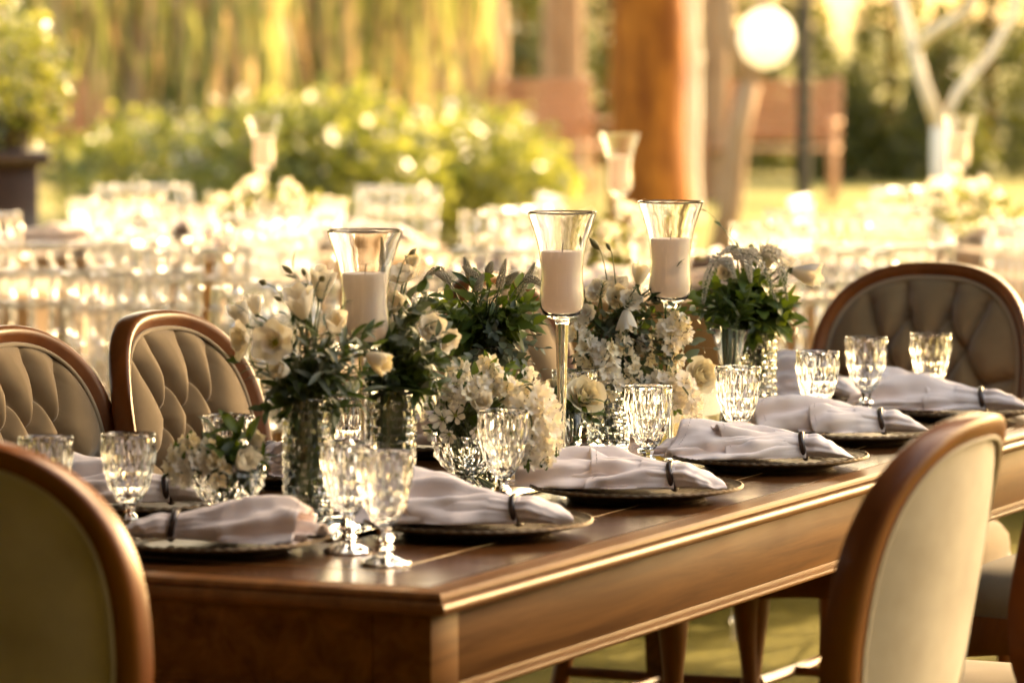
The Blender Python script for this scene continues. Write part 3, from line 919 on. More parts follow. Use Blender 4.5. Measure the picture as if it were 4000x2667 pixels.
def flower(parent, kind, pos, d, R, cream=0):
    """pos is the flower's middle; the flower opens towards d"""
    d = Vector(d).normalized()
    hgt = max(q[3] for q in KINDS[kind])
    base = Vector(pos) - d * R * hgt * .5
    fl = ob('flower', ME_STA if kind in ('open', 'alstro') else ME_CAL, parent=parent, M=dirM(base, d, R, FR.uniform(0, 6)))
    for i, (n_, *_r) in enumerate(KINDS[kind]):
        for k in range(n_):
            a = 2 * pi * (k + .5 * (i % 2)) / n_ + FR.uniform(-.15, .15)
            M = Matrix.Rotation(a, 4, 'Z') @ Matrix.Rotation(FR.uniform(-.07, .07), 4, 'X') @ Matrix.Scale(FR.uniform(.92, 1.07), 4)
            ob('petal', PET[kind][cream][i][k % 2], parent=fl, M=M)
    return base
# leaves: unit length along +Y
def leaf_part(w, fold, curl, tip=1.0, ser=0, n_=7, base=.12):
    v, f = [], []
    for i in range(n_ + 1):
        s = i / n_
        ww = w * (sin(pi * min(1, s ** tip * .94 + .04)) ** .85)
        if ser: ww *= 1 + .13 * (i % 2)
        if i == 0: ww = w * base
        for t in (-1, 0, 1):
            v.append((t * ww, s, abs(t) * ww * fold - curl * s * s))
    for i in range(n_):
        a = i * 3
        f += [(a, a + 1, a + 4, a + 3), (a + 1, a + 2, a + 5, a + 4)]
    return v, f
LSH = {'lance': (leaf_part(.15, .3, .25), LEAFD), 'lanceg': (leaf_part(.14, .3, .3), LEAFG), 'round': (leaf_part(.30, .2, .15, .9), LEAFD),
       'roundg': (leaf_part(.27, .2, .2, .9), LEAFG), 'serr': (leaf_part(.27, .22, .3, .75, 1, 10), LEAFM), 'oval': (leaf_part(.22, .25, .2, .85), LEAFM)}
LME = {k: mk('leaf', p, sharp=60, mat=mt) for k, (p, mt) in LSH.items()}
def leafM(pos, d, up, s):
    y = Vector(d).normalized()
    x = y.cross(Vector(up))
    if x.length < 1e-4: x = y.orthogonal()
    x.normalize()
    z = x.cross(y)
    M = Matrix((x, y, z)).transposed().to_4x4()
    return Matrix.Translation(pos) @ M @ Matrix.Scale(s, 4)
def path(p0, p1, bow=.25, side=None, n_=9):
    p0, p1 = Vector(p0), Vector(p1)
    L_ = (p1 - p0).length
    up = Vector((0, 0, 1))
    h_ = Vector((p1.x - p0.x, p1.y - p0.y, 0))
    c1 = p0 + up * L_ * .45 + h_ * .05
    c2 = p1 - h_ * (.35) - up * L_ * (.25 - bow) + (side or Vector())
    return bez(p0, c1, c2, p1, n_)
def rv(r, s=1): return Vector((r.uniform(-1, 1), r.uniform(-1, 1), r.uniform(-1, 1))) * s
def sprig(parent, r, pts, kind, n_, size, start=.3, rad0=.0013, mat=STEM, pairs=False):
    sp = ob('sprig', mk('sprig', tube(pts, [rad0 * (1 - .7 * i / (len(pts) - 1)) for i in range(len(pts))], 5), sharp=180, mat=mat), parent=parent)
    m_ = len(pts) - 1
    az = r.uniform(0, 6)
    for k in range(n_):
        s = start + (1 - start) * (k + .5 * r.random()) / n_
        i = min(m_ - 1, int(s * m_)); t = s * m_ - i
        p = pts[i].lerp(pts[i + 1], t)
        tg = (pts[i + 1] - pts[i]).normalized()
        az += 2.4 if not pairs else (pi if k % 2 else pi / 2 + .4)
        o1 = tg.orthogonal().normalized(); o2 = tg.cross(o1)
        out = o1 * cos(az) + o2 * sin(az)
        d = out * r.uniform(.6, 1.0) + tg * r.uniform(.5, .9) + Vector((0, 0, -.1))
        if k == n_ - 1: d = tg + out * .2
        ob('leaf', LME[kind], parent=sp, M=leafM(p, d, tg * .7 + Vector((0, -.3, .5)) + rv(r, .4), size * r.uniform(.7, 1.15) * (1 - .3 * s)))
    return sp
def rosemary(parent, r, pts, n_=70, ln=.014):
    parts = [tube(pts, [.0014 * (1 - .5 * i / (len(pts) - 1)) for i in range(len(pts))], 5)]
    m_ = len(pts) - 1
    lp = leaf_part(.055, .1, .2, 1, 0, 3)
    for k in range(n_):
        s = .25 + .75 * k / n_
        i = min(m_ - 1, int(s * m_)); p = pts[i].lerp(pts[i + 1], s * m_ - i)
        tg = (pts[i + 1] - pts[i]).normalized()
        o1 = tg.orthogonal().normalized(); o2 = tg.cross(o1)
        a = k * 2.4
        d = (o1 * cos(a) + o2 * sin(a)) * .8 + tg * r.uniform(.5, 1.0)
        parts.append(xf(lp, leafM(p, d, tg + rv(r, .2), ln * r.uniform(.75, 1.15) * (1 - .35 * s))))
    return ob('rosemary_sprig', mk('rosemary_sprig', *parts, sharp=60, mat=LEAFD), parent=parent)
def spike(parent, r, pts, r0, mat, length=.6):
    """slender flower spike: a tapering cone of tiny bumps on the last part of its stem"""
    parts = [tube(pts, .0012, 5)]
    ob('stem', mk('stem', parts[0], sharp=180, mat=STEM), parent=parent)
    m_ = len(pts) - 1
    bm_parts = []
    octa = ([(1, 0, 0), (-1, 0, 0), (0, 1, 0), (0, -1, 0), (0, 0, 1.5), (0, 0, -1)], [(0, 2, 4), (2, 1, 4), (1, 3, 4), (3, 0, 4), (2, 0, 5), (1, 2, 5), (3, 1, 5), (0, 3, 5)])
    N = 110
    for k in range(N):
        u = k / N
        s = (1 - length) + length * u
        i = min(m_ - 1, int(s * m_)); p = pts[i].lerp(pts[i + 1], s * m_ - i)
        tg = (pts[i + 1] - pts[i]).normalized()
        o1 = tg.orthogonal().normalized(); o2 = tg.cross(o1)
        a = k * 2.39996
        rr_ = r0 * (1 - u) ** .75 * (.55 + .45 * min(1, u * 6)) + .0007
        d = o1 * cos(a) + o2 * sin(a)
        M = dirM(p + d * rr_, d + tg * .6, rr_ * .33 + .0006, 0)
        bm_parts.append(xf(octa, M))
    return ob('flower_spike', mk('flower_spike', *bm_parts, sharp=None, mat=mat), parent=parent)
def bud(parent, r, pts, R, ln, mat=None):
    ob('stem', mk('stem', tube(pts, [.0013 - .0004 * i / (len(pts) - 1) for i in range(len(pts))], 5), sharp=180, mat=STEM), parent=parent)
    d = pts[-1] - pts[-2]
    me = mk('bud', lathe([(1e-5, -.05), (.5, .05), (.95, .3), (1, .45), (.8, .65), (.45, .85), (.15, .97), (1e-5, 1.0)], 9), sharp=180, mat=mat or BUDM)
    M = dirM(pts[-1], d, 1) @ Matrix.Diagonal((R, R, ln, 1))
    return ob('bud', me, parent=parent, M=M)
def floret_part(seed):
    ps = [lathe([(.10, -.3), (.16, .1), (.24, .35)], 8)]
    for k in range(5):
        ps.append(xf(petal(.20, .55, .55, .62, .65, .10, seed + k, 4, 4), Matrix.Rotation(k * 2 * pi / 5 + .3, 4, 'Z') @ Matrix.Translation((0, 0, .1))))
    return ps
FLORETS = [mk('floret', *floret_part(s), sharp=180, mat=mt) for s, mt in ((3, PETAL), (9, PETAL), (15, CREAM))]
def floret_spike(parent, r, pts, n_, size, start=.35, cl=0, leafy=True):
    sp = ob('flower_stalk', mk('flower_stalk', tube(pts, [.0016] * len(pts), 6), sharp=180, mat=STEM), parent=parent)
    m_ = len(pts) - 1
    for k in range(n_):
        s = start + (1 - start) * (k + .3) / n_
        i = min(m_ - 1, int(s * m_)); p = pts[i].lerp(pts[i + 1], s * m_ - i)
        tg = (pts[i + 1] - pts[i]).normalized()
        o1 = tg.orthogonal().normalized(); o2 = tg.cross(o1)
        a = k * 2.4 + r.random()
        d = (o1 * cos(a) + o2 * sin(a)) + tg * .35 + Vector((0, -.25, .05))
        sz = size * (1 - .5 * s) * r.uniform(.85, 1.15)
        ob('floret', FLORETS[r.choice((0, 1, 2 if cl else 0))], parent=sp, M=dirM(p + d.normalized() * sz * .55, d + rv(r, .25), sz, r.uniform(0, 6)))
    if leafy:
        for k in range(4):
            p = pts[-1]; tg = (pts[-1] - pts[-2]).normalized()
            ob('leaf', LME['oval'], parent=sp, M=leafM(p - tg * .004 * k, tg + rv(r, .6), Vector((0, -1, .4)), .017))
    return sp
class Bq:
    def __init__(s, label, p, H, seed, R=.024, name='bouquet', inner=14):
        s.p = Vector(p); s.H = H; s.R = R
        s.r = random.Random(seed)
        s.e = thing(name, label, 'flowers', s.p, 0, 'flower arrangements on the dining table')
        if inner:
            ob('stem_bundle', stems_in(p, R, H, inner, seed), parent=s.e)
    def m(s):
        a, q = s.r.uniform(0, 6.28), s.R * math.sqrt(s.r.random())
        return Vector((q * cos(a), q * sin(a), s.H - .012))
    def w(s, dx, dy, off=0):
        return AT(dx, dy, s.p.y + off) - s.p
    def stem(s, tip, r0=.0016, bow=.2):
        pts = path(s.m(), tip, bow)
        ob('stem', mk('stem', tube(pts, r0, 6), sharp=180, mat=STEM), parent=s.e)
        return pts
    def fl(s, kind, dx, dy, off, D, d, cream=0):
        """D is the flower's width in photo (2352) pixels"""
        pos = s.w(dx, dy, off)
        R = D * K * (s.p.y + off) / FPX * .5 * {'open': .98, 'half': 1.9, 'double': .98, 'rose': 1.08, 'alstro': .85}[kind]
        base = flower(s.e, kind, pos, d, R, cream)
        s.stem(base, .0018)
    def sp(s, dx, dy, off, kind, n_, size, bow=.2, start=.3, **k):
        sprig(s.e, s.r, path(s.m(), s.w(dx, dy, off), bow), kind, n_, size, start, **k)
    def fill(s, n_, cx, cy_, rx, ry, rz, kinds, nl=7, size=.03, start=.35):
        size *= 1.22; rx *= 1.18; ry *= 1.12
        for k in range(int(n_ * 1.9)):
            a = s.r.uniform(0, 6.28); q = math.sqrt(s.r.uniform(.12, 1.45))
            dx, dy, off = cx + rx * q * cos(a), cy_ + ry * q * sin(a), s.r.uniform(-rz, rz)
            s.sp(dx, dy, off, s.r.choice(kinds), nl, size * s.r.uniform(.8, 1.2), s.r.uniform(.0, .3), start)
    def rose(s, dx, dy, off, n_=70, bow=.2, ln=.014):
        rosemary(s.e, s.r, path(s.m(), s.w(dx, dy, off), bow), n_, ln)
    def bud(s, dx, dy, off, R, ln, bow=.25, mat=None):
        bud(s.e, s.r, path(s.m(), s.w(dx, dy, off), bow), R, ln, mat)
    def via(s, *pts):
        """a path through photo points"""
        q = [s.m()] + [s.w(*p) for p in pts]
        out = []
        for i in range(len(q) - 1):
            a, b_ = q[i], q[i + 1]
            t0 = (q[i + 1] - q[i - 1]) * .5 if i > 0 else Vector((0, 0, (b_ - a).length * .6))
            t1 = (q[i + 2] - q[i]) * .5 if i + 2 < len(q) else (b_ - a) * .6
            seg = bez(a, a + t0 / 3, b_ - t1 / 3, b_, 6)
            out += seg if i == 0 else seg[1:]
        return out
    def spk(s, pts, r0=.0045, mat=SPIKE, length=.5):
        spike(s.e, s.r, s.via(*pts), r0, mat, length)
    def flo(s, pts, n_, size, start=.35, cl=0, leafy=True):
        floret_spike(s.e, s.r, s.via(*pts), int(n_ * 1.25), size * 1.38, start, cl, leafy)

# left bouquet in the nearest tall vase
q = Bq('loose bouquet with a wide open white flower in the nearest left vase', v1, .185, 21, .022, inner=26)
q.fl('open', 628, 786, -.055, 104, (-.28, -1, .12))
q.fl('open', 556, 778, -.02, 92, (-.95, -.55, -.05))
q.fl('half', 690, 700, -.02, 66, (-.25, -.5, 1))
q.fl('half', 738, 652, .02, 62, (.1, -.2, 1))
q.fl('half', 552, 722, .03, 50, (-.5, -.2, .9))
q.fl('half', 770, 745, -.05, 54, (.2, -.8, .6))
q.fl('half', 648, 850, -.05, 46, (-.5, -.8, .2))
q.fl('half', 866, 828, -.05, 56, (.8, -.5, -.45), 1)
q.fl('half', 586, 700, .05, 40, (-.2, 0, 1))
for a in ((672, 628, 0, .0042, .020), (702, 634, .01, .0036, .016), (612, 652, -.01, .0052, .012), (735, 645, -.03, .005, .012), (648, 690, -.02, .004, .014)): q.bud(*a)
q.rose(490, 800, -.02, 60, .05)
q.rose(760, 640, -.02, 60)
q.rose(800, 690, -.04, 60)
for a in ((672, 612, .0, 'lance', 5, .035), (520, 690, -.01, 'lance', 5, .022), (535, 830, -.01, 'round', 5, .026), (600, 940, -.02, 'round', 7, .03), (655, 720, -.04, 'lance', 5, .03),
          (590, 745, -.06, 'lance', 4, .03), (850, 760, -.04, 'lanceg', 6, .034), (790, 830, -.06, 'lanceg', 7, .038), (760, 790, -.06, 'lanceg', 7, .036), (830, 800, -.06, 'lanceg', 6, .034),
          (720, 640, .02, 'lance', 6, .03), (870, 790, -.04, 'lance', 6, .03), (700, 780, -.06, 'lanceg', 6, .034), (745, 850, -.07, 'lanceg', 6, .04), (880, 745, -.03, 'lance', 5, .03)): q.sp(*a)
q.fill(15, 725, 830, 115, 95, .05, ('lance', 'lance', 'lanceg'), 8, .038, .25)
q.fill(8, 700, 900, 60, 50, .03, ('lance',), 6, .04, .2)
for k in range(10):
    a = k * .63
    ob('leaf', LME['lance'], parent=q.e, M=leafM(Vector((.024 * cos(a), .024 * sin(a), .03 + .012 * (k % 5))), Vector((.15 * cos(a + 1), .15 * sin(a + 1), 1)), Vector((cos(a), sin(a), 0)), .085))

# second bouquet, behind the left candle stand
q = Bq('white ruffled flowers and round leaves in the tall vase by the left candle', v2, .185, 31, .022, inner=26)
q.fl('double', 992, 752, -.02, 66, (.35, -.9, .3))
q.fl('double', 1032, 780, -.02, 58, (.7, -.7, -.2))
q.fl('double', 925, 632, .03, 74, (-.1, -.5, .8))
q.fl('half', 946, 604, .06, 36, (.2, 0, 1), 1)
q.fl('half', 905, 700, .02, 48, (.1, -.7, .5))
q.spk([(885, 700, .03), (878, 545, .03)], .004, SPIKE, .35)
q.bud(940, 585, .02, .004, .016)
for a in ((1005, 620, .02, 'round', 8, .022), (1040, 690, .0, 'round', 8, .022), (1055, 850, -.02, 'lance', 7, .032), (1010, 830, -.03, 'round', 8, .026), (980, 660, .03, 'round', 7, .022),
          (960, 700, -.04, 'roundg', 7, .026), (985, 745, -.05, 'round', 4, .03), (1045, 880, -.02, 'lance', 7, .032), (930, 770, -.05, 'roundg', 8, .03), (890, 900, -.04, 'lance', 6, .04)): q.sp(*a)
q.fill(14, 955, 790, 75, 105, .05, ('round', 'round', 'roundg', 'lance'), 8, .030, .25)
q.fill(6, 925, 880, 45, 40, .03, ('lance', 'round'), 7, .036, .2)
for k in range(8):
    a = k * .8
    ob('leaf', LME['lance'], parent=q.e, M=leafM(Vector((.024 * cos(a), .024 * sin(a), .06 + .012 * (k % 4))), Vector((.15 * cos(a + 1), .15 * sin(a + 1), 1)), Vector((cos(a), sin(a), 0)), .085))

# middle greenery with brown spikes
q = Bq('dark leafy greenery with brown flower spikes left of the middle candle', v5, .185, 41, .022)
for pts, L_ in (([(1060, 700, 0), (1010, 620, 0), (968, 650, 0)], .38), ([(1080, 680, 0), (1030, 640, -.02), (1000, 628, -.02)], .3), ([(1085, 660, .02), (1066, 590, .02)], .33), ([(1105, 660, 0), (1063, 612, -.02)], .3),
              ([(1140, 690, 0), (1162, 594, 0)], .3), ([(1180, 700, 0), (1230, 602, 0)], .33), ([(1170, 690, -.02), (1215, 640, -.03), (1268, 672, -.04)], .32), ([(1120, 650, .03), (1130, 600, .03)], .3),
              ([(1095, 690, -.04), (1110, 628, -.04)], .3), ([(1150, 670, .04), (1190, 625, .04)], .3)): q.spk(pts, .0056, SPIKE, L_ + .08)
q.fill(20, 1115, 712, 100, 62, .06, ('serr', 'lance', 'serr', 'oval'), 8, .036, .3)
for a in ((1195, 705, -.05, 'serr', 6, .044), (1190, 745, -.05, 'serr', 6, .044), (1225, 690, -.03, 'lance', 6, .036), (1055, 690, -.03, 'lance', 6, .036), (1040, 740, -.04, 'oval', 6, .032), (1235, 725, .0, 'lance', 5, .03)): q.sp(*a)
q.fill(8, 1110, 800, 90, 70, .05, ('round', 'roundg'), 9, .024, .3)
for a in ((1240, 770, -.05, 'roundg', 9, .021), (1260, 800, -.04, 'roundg', 9, .02), (1225, 830, -.06, 'roundg', 9, .021), (1140, 760, -.08, 'roundg', 9, .026), (1175, 800, -.09, 'roundg', 9, .024)): q.sp(*a, mat=TWIG)
for k in range(9):
    q.rose(1090 + q.r.uniform(-40, 60), 690 + q.r.uniform(-30, 40), -.07, 26, .1, .007)

# white flower bowl in focus
q = Bq('low white flower mass spilling from the footed glass bowl in the middle', b1, .100, 51, .045, inner=16)
for (dx, dy, off, n_, sz) in ((1130, 862, -.02, 8, .017), (1100, 890, -.05, 8, .018), (1052, 880, -.03, 8, .017), (1160, 888, -.04, 8, .017), (1033, 905, -.02, 7, .017), (1120, 840, .03, 7, .016), (1075, 905, -.06, 7, .017),
                             (1185, 905, -.02, 7, .016), (1205, 870, .03, 7, .015), (1060, 850, .02, 7, .016)):
    q.flo([(dx - 6, dy + 30, off), (dx, dy - 12, off)], n_, sz, .45, 1)
for (dx, dy, off, D, d) in ((1012, 962, -.05, 76, (-.5, -1, .1)), (985, 992, -.03, 60, (-.8, -.7, -.4)), (1046, 952, -.06, 66, (0, -1, .3)), (1030, 1000, -.05, 54, (-.3, -1, -.5)), (1095, 992, -.06, 50, (.3, -1, -.3)), (975, 955, 0, 50, (-1, -.3, .1))):
    q.fl('alstro', dx, dy, off, D, d)
q.fl('half', 1106, 928, -.07, 50, (.1, -.9, .5))
q.flo([(1190, 890, -.02), (1235, 925, -.06), (1255, 1000, -.07), (1250, 1062, -.07)], 20, .0165, .42)
q.flo([(1180, 905, -.03), (1215, 945, -.07), (1222, 1010, -.08), (1212, 1060, -.08)], 17, .0165, .42)
q.flo([(1195, 890, .0), (1240, 900, -.02), (1268, 960, -.03), (1272, 1030, -.03)], 15, .0155, .42)
q.fill(12, 1100, 900, 110, 55, .05, ('oval', 'lance', 'oval'), 6, .03, .4)
for a in ((972, 935, 0, 'lance', 5, .026), (1015, 905, 0, 'round', 6, .024), (1000, 940, .02, 'oval', 5, .03)): q.sp(*a)
q.fill(5, 1080, 985, 60, 18, .03, ('lance',), 5, .034, .2)

# roses and twig nest
q = Bq('pair of cream roses by the stem of the middle candle', v7, .083, 61, .02, inner=8)
q.fl('rose', 1344, 906, -.01, 84, (.35, -.8, .55), 1)
q.fl('rose', 1256, 902, .03, 72, (-.4, -.5, .7), 1)
q.fl('rose', 1300, 880, .06, 54, (.0, -.3, 1), 1)
q.fill(6, 1300, 935, 70, 25, .03, ('round', 'oval'), 5, .028, .3)
r_ = random.Random(5)
nest = thing('twig_nest', 'tangle of thin brown twigs and dark leaves at the foot of the middle candle', 'plant', TP(1318, 1074, MZ), 0)
parts = []
for k in range(60):
    a, b_ = r_.uniform(0, 6.28), r_.uniform(.2, 1)
    c_ = Vector((cos(a) * .02, sin(a) * .02, .02 + .02 * r_.random()))
    pts = [c_]
    d = rv(r_).normalized()
    for s in range(7):
        d = (d + rv(r_, .7) - (pts[-1] - Vector((0, 0, .026))) * 9).normalized()
        pn = pts[-1] + d * .011; pn.z = max(.001, pn.z)
        pts.append(pn)
    parts.append(tube(pts, .0005, 4, False))
tw = ob('twigs', mk('twigs', *parts, sharp=180, mat=TWIG), parent=nest); tw['kind'] = 'stuff'
for k in range(26):
    a = r_.uniform(0, 6.28)
    ob('leaf', LME[r_.choice(('oval', 'round', 'lance'))], parent=nest, M=leafM(Vector((.022 * cos(a), .022 * sin(a), r_.uniform(.012, .055))), Vector((cos(a), sin(a), r_.uniform(-.6, .6))), Vector((0, 0, 1)), r_.uniform(.02, .034)))

# right-of-middle bouquet
q = Bq('mixed white blossom, rosemary and round leaves right of the middle candle', v3, .185, 71, .022, inner=22)
q.fl('double', 1372, 668, .0, 62, (-.4, -.7, .5))
q.fl('double', 1408, 652, .03, 70, (.1, -.5, .9))
q.fl('double', 1416, 682, -.03, 56, (.2, -.9, .3), 1)
q.fl('half', 1440, 735, -.06, 46, (.05, -.2, -1))
q.fl('half', 1470, 630, .06, 44, (.2, 0, 1))
q.fl('double', 1450, 690, -.05, 56, (.2, -.8, .5))
q.fl('double', 1346, 720, -.04, 48, (-.4, -.8, .3))
q.fl('rose', 1612, 862, .0, 78, (.5, -.8, .2), 1)
q.bud(1376, 572, .0, .0058, .027)
q.bud(1402, 575, .0, .0040, .016)
q.bud(1470, 700, -.05, .004, .014)
for (dx, dy, off, n_, sz) in ((1352, 790, -.05, 8, .0175), (1392, 808, -.07, 9, .018), (1400, 850, -.06, 9, .018), (1366, 845, -.05, 8, .017), (1430, 790, -.05, 8, .016), (1330, 750, -.03, 6, .015), (1480, 790, -.02, 7, .016),
                             (1530, 760, -.04, 8, .018), (1556, 745, -.04, 8, .018), (1540, 800, -.03, 7, .016), (1515, 870, -.05, 8, .016), (1545, 880, -.04, 8, .016), (1450, 840, -.05, 7, .016)):
    q.flo([(dx, dy + 34, off), (dx, dy - 14, off)], n_, sz, .5, 1)
q.flo([(1500, 850, -.04), (1560, 880, -.07), (1590, 930, -.08), (1580, 990, -.08)], 14, .0165, .4)
q.flo([(1480, 860, -.04), (1530, 890, -.07), (1555, 940, -.07)], 11, .016, .4)
q.rose(1566, 598, -.06, 120, -.05, .016)
q.rose(1545, 625, -.04, 90, -.05, .015)
for a in ((1462, 660, -.06), (1386, 650, -.05), (1452, 690, -.07), (1350, 700, -.02), (1500, 660, -.02), (1340, 790, .0)): q.rose(*a, 70, .1)
for a in ((1560, 690, -.06, 'round', 9, .024), (1600, 720, -.05, 'round', 9, .024), (1510, 730, -.06, 'round', 9, .024), (1640, 760, -.06, 'round', 9, .022), (1650, 800, -.05, 'roundg', 9, .022), (1590, 830, -.06, 'round', 8, .022),
          (1400, 760, -.07, 'roundg', 8, .022), (1480, 760, -.09, 'roundg', 8, .022), (1440, 800, -.09, 'roundg', 8, .022)): q.sp(*a, mat=TWIG)
q.sp(1690, 760, -.05, 'oval', 10, .02, .35, mat=TWIG)
q.fill(22, 1450, 790, 110, 90, .06, ('round', 'lance', 'roundg'), 8, .028, .3)
q.fill(10, 1390, 880, 75, 45, .04, ('round', 'lance'), 7, .03, .25)

# far right bouquet
q = Bq('bushy bouquet with drooping white spikes in the farthest tall vase', v4, .185, 81, .024, inner=24)
q.fl('half', 1852, 628, -.02, 62, (1, -.35, -.15))
q.fl('open', 1806, 600, .0, 66, (.5, -.4, .8))
q.fl('double', 1668, 622, -.03, 48, (-.4, -.7, .5))
q.fl('half', 1765, 590, .03, 46, (.1, -.2, 1))
for pts, L_ in (([(1690, 640, 0), (1655, 590, -.03), (1624, 640, -.05), (1615, 700, -.05)], .45), ([(1700, 640, -.03), (1700, 585, -.05), (1745, 600, -.06), (1782, 690, -.07)], .5), ([(1730, 640, 0), (1760, 575, -.03), (1795, 620, -.05), (1808, 690, -.05)], .5),
              ([(1700, 640, .03), (1690, 575, .02), (1650, 585, .0)], .4), ([(1720, 640, 0), (1730, 580, -.02), (1700, 600, -.06)], .4), ([(1740, 640, .03), (1780, 580, .02), (1800, 600, .0)], .4), ([(1690, 650, -.02), (1670, 600, -.05), (1690, 640, -.07)], .4),
              ([(1705, 645, -.02), (1715, 600, -.06), (1725, 650, -.08)], .4)): q.spk(pts, .0088, SPIKEW, L_ + .08)
q.fill(28, 1715, 698, 92, 52, .06, ('serr', 'lance', 'serr', 'oval'), 8, .042, .25)
for a in ((1640, 510, .02, 'lance', 5, .024), (1612, 480, .03, 'lance', 4, .02), (1692, 560, .02, 'lance', 5, .03), (1762, 558, .0, 'lance', 5, .03), (1830, 700, -.02, 'lance', 7, .034), (1845, 750, -.02, 'lance', 7, .03), (1800, 750, -.05, 'serr', 6, .045), (1640, 670, -.05, 'lance', 6, .036), (1725, 565, .03, 'oval', 5, .034)): q.sp(*a)
# small leafy stems in the plain flared vase
q = Bq('few green stems standing in the plain flared vase at right', v6, .18, 91, .014, inner=18)
q.fill(7, 1680, 700, 40, 40, .03, ('lance', 'serr'), 6, .034, .4)

# small bowl at left
q = Bq('small white blossoms and green leaves in the left glass bowl', b2, .098, 101, .045, inner=10)
for (dx, dy, off, n_, sz) in ((430, 1020, 0, 7, .016), (408, 1045, -.02, 7, .016), (450, 1055, -.05, 8, .017), (470, 1030, -.03, 7, .016), (490, 1062, -.06, 7, .016), (420, 1070, -.04, 6, .015), (580, 1040, -.02, 6, .016)):
    q.flo([(dx + 6, dy + 30, off), (dx, dy - 8, off)], n_, sz, .5, 1)
q.fl('half', 562, 1060, -.06, 56, (.5, -.8, .5))
q.fl('half', 585, 1020, -.01, 44, (.4, -.3, .9))
for a in ((515, 950, -.03, 'lance', 4, .05), (522, 985, -.05, 'oval', 5, .05), (545, 1010, -.05, 'lance', 5, .05), (610, 1045, -.03, 'oval', 5, .036), (500, 1030, -.06, 'oval', 5, .044), (385, 1085, -.03, 'lance', 4, .03), (540, 1050, -.07, 'oval', 5, .044)): q.sp(*a)
q.fill(8, 515, 1065, 75, 25, .04, ('oval', 'lance'), 5, .034, .3)

# trailing sprays that knit the bouquets together
for (p_, H_, seed_, spots) in ((v2, .185, 111, ((985, 690, .0), (1040, 660, .02), (1010, 900, -.03), (880, 850, -.05), (1060, 820, -.02), (870, 690, .0))),
                               (v5, .185, 112, ((1030, 820, -.05), (1190, 820, -.06), (1230, 740, -.04), (1020, 700, .0), (1080, 820, -.08), (1245, 850, -.05), (1150, 860, -.08))),
                               (v3, .185, 113, ((1320, 730, .0), (1310, 820, -.02), (1640, 700, -.02), (1560, 820, -.06), (1480, 880, -.06), (1340, 690, .02), (1600, 780, -.06), (1500, 690, -.04)))):
    q = Bq('trailing leafy sprays ' + {111: 'in the vase by the left candle', 112: 'left of the middle candle stem', 113: 'right of the middle candle stem'}[seed_], p_, H_, seed_, .02, 'foliage_sprays', 0)
    for (dx, dy, off) in spots:
        q.sp(dx, dy, off, q.r.choice(('roundg', 'round', 'lanceg')), 11, .028, q.r.uniform(0, .3), .3, mat=TWIG)
# ------------------------------------------------------------------ background tables, acrylic chairs, garden
m, n, l, b = nmat('clear_acrylic')
b.inputs['Base Color'].default_value = (0.86, 0.85, 0.82, 1); setp(b, rough=0.5)
tr = n.new('ShaderNodeBsdfTransparent'); gl = n.new('ShaderNodeBsdfGlossy'); gl.inputs['Roughness'].default_value = .055
m1 = n.new('ShaderNodeMixShader'); m1.inputs[0].default_value = 0.74
l.new(b.outputs[0], m1.inputs[1]); l.new(gl.outputs[0], m1.inputs[2])
m2 = n.new('ShaderNodeMixShader'); m2.inputs[0].default_value = 0.44
l.new(tr.outputs[0], m2.inputs[1]); l.new(m1.outputs[0], m2.inputs[2]); l.new(m2.outputs[0], n['Material Output'].inputs[0])
ACRY = m
CLOTH = m_cloth('caramel_tablecloth', (0.17, 0.09, 0.034), (0.23, 0.125, 0.05), 700, 0.8, 0.2, 0.2, 5)
HEM = m_cloth('pale_ruffled_cloth', (0.44, 0.35, 0.25), (0.54, 0.44, 0.33), 700, 0.9, 0.2, 0.2, 5)
WHITEN = m_cloth('white_napkin', (0.72, 0.60, 0.57), (0.80, 0.68, 0.65), 1200)
def knobby(p0, p1, r, knots, n_=7):
    p0, p1 = Vector(p0), Vector(p1)
    pts, rr_ = [], []
    for k in range(knots):
        for t, q in ((.0, 1.0), (.42, .9), (.5, 1.45), (.58, .9)):
            u = (k + t) / knots
            pts.append(p0.lerp(p1, u)); rr_.append(r * q)
    pts.append(p1); rr_.append(r)
    return tube(pts, rr_, n_)
def bchair():
    c = thing('acrylic_chair', '', 'chair')
    ob('seat', mk('seat', bevbox(-.2, .2, -.19, .2, .435, .455, .006), mat=ACRY), parent=c)
    ob('cushion', mk('cushion', bevbox(-.19, .19, -.18, .19, .4555, .49, .015), mat=CLOTH), parent=c)
    for s in (-1, 1):
        ob('leg', mk('leg', knobby((s * .18, .18, .434), (s * .185, .19, 0), .013, 4), mat=ACRY), parent=c)
        ob('back_post', mk('back_post', knobby((s * .185, -.23, 0), (s * .17, -.20, .46), .014, 4), knobby((s * .17, -.20, .46), (s * .165, -.245, .92), .0135, 5), mat=ACRY), parent=c)
        ob('stretcher', mk('stretcher', knobby((s * .18, -.2, .22), (s * .18, .17, .22), .009, 3), mat=ACRY), parent=c)
    for z in (.905, .83, .60):
        y = -.2 - .045 * (z - .46) / .46
        ob('rail', mk('rail', knobby((-.165, y, z), (.165, y, z), .0115, 3), mat=ACRY), parent=c)
    for k in range(6):
        x = -.125 + .05 * k
        ob('spindle', mk('spindle', knobby((x, -.214, .605), (x, -.2436, .90), .0085, 3), mat=ACRY), parent=c)
    for z in (.3, .16):
        ob('stretcher', mk('stretcher', knobby((-.18, .18, z), (.18, .18, z), .009, 3), mat=ACRY), parent=c)
    return c
bch = bchair(); used = [0]
def place_bchair(x, y, rz, lab, grp):
    o = bch if not used[0] else copytree(bch)
    used[0] = 1
    o.location = (x, y, 0); o.rotation_euler = (0, 0, rz); o['label'] = lab; o['group'] = grp
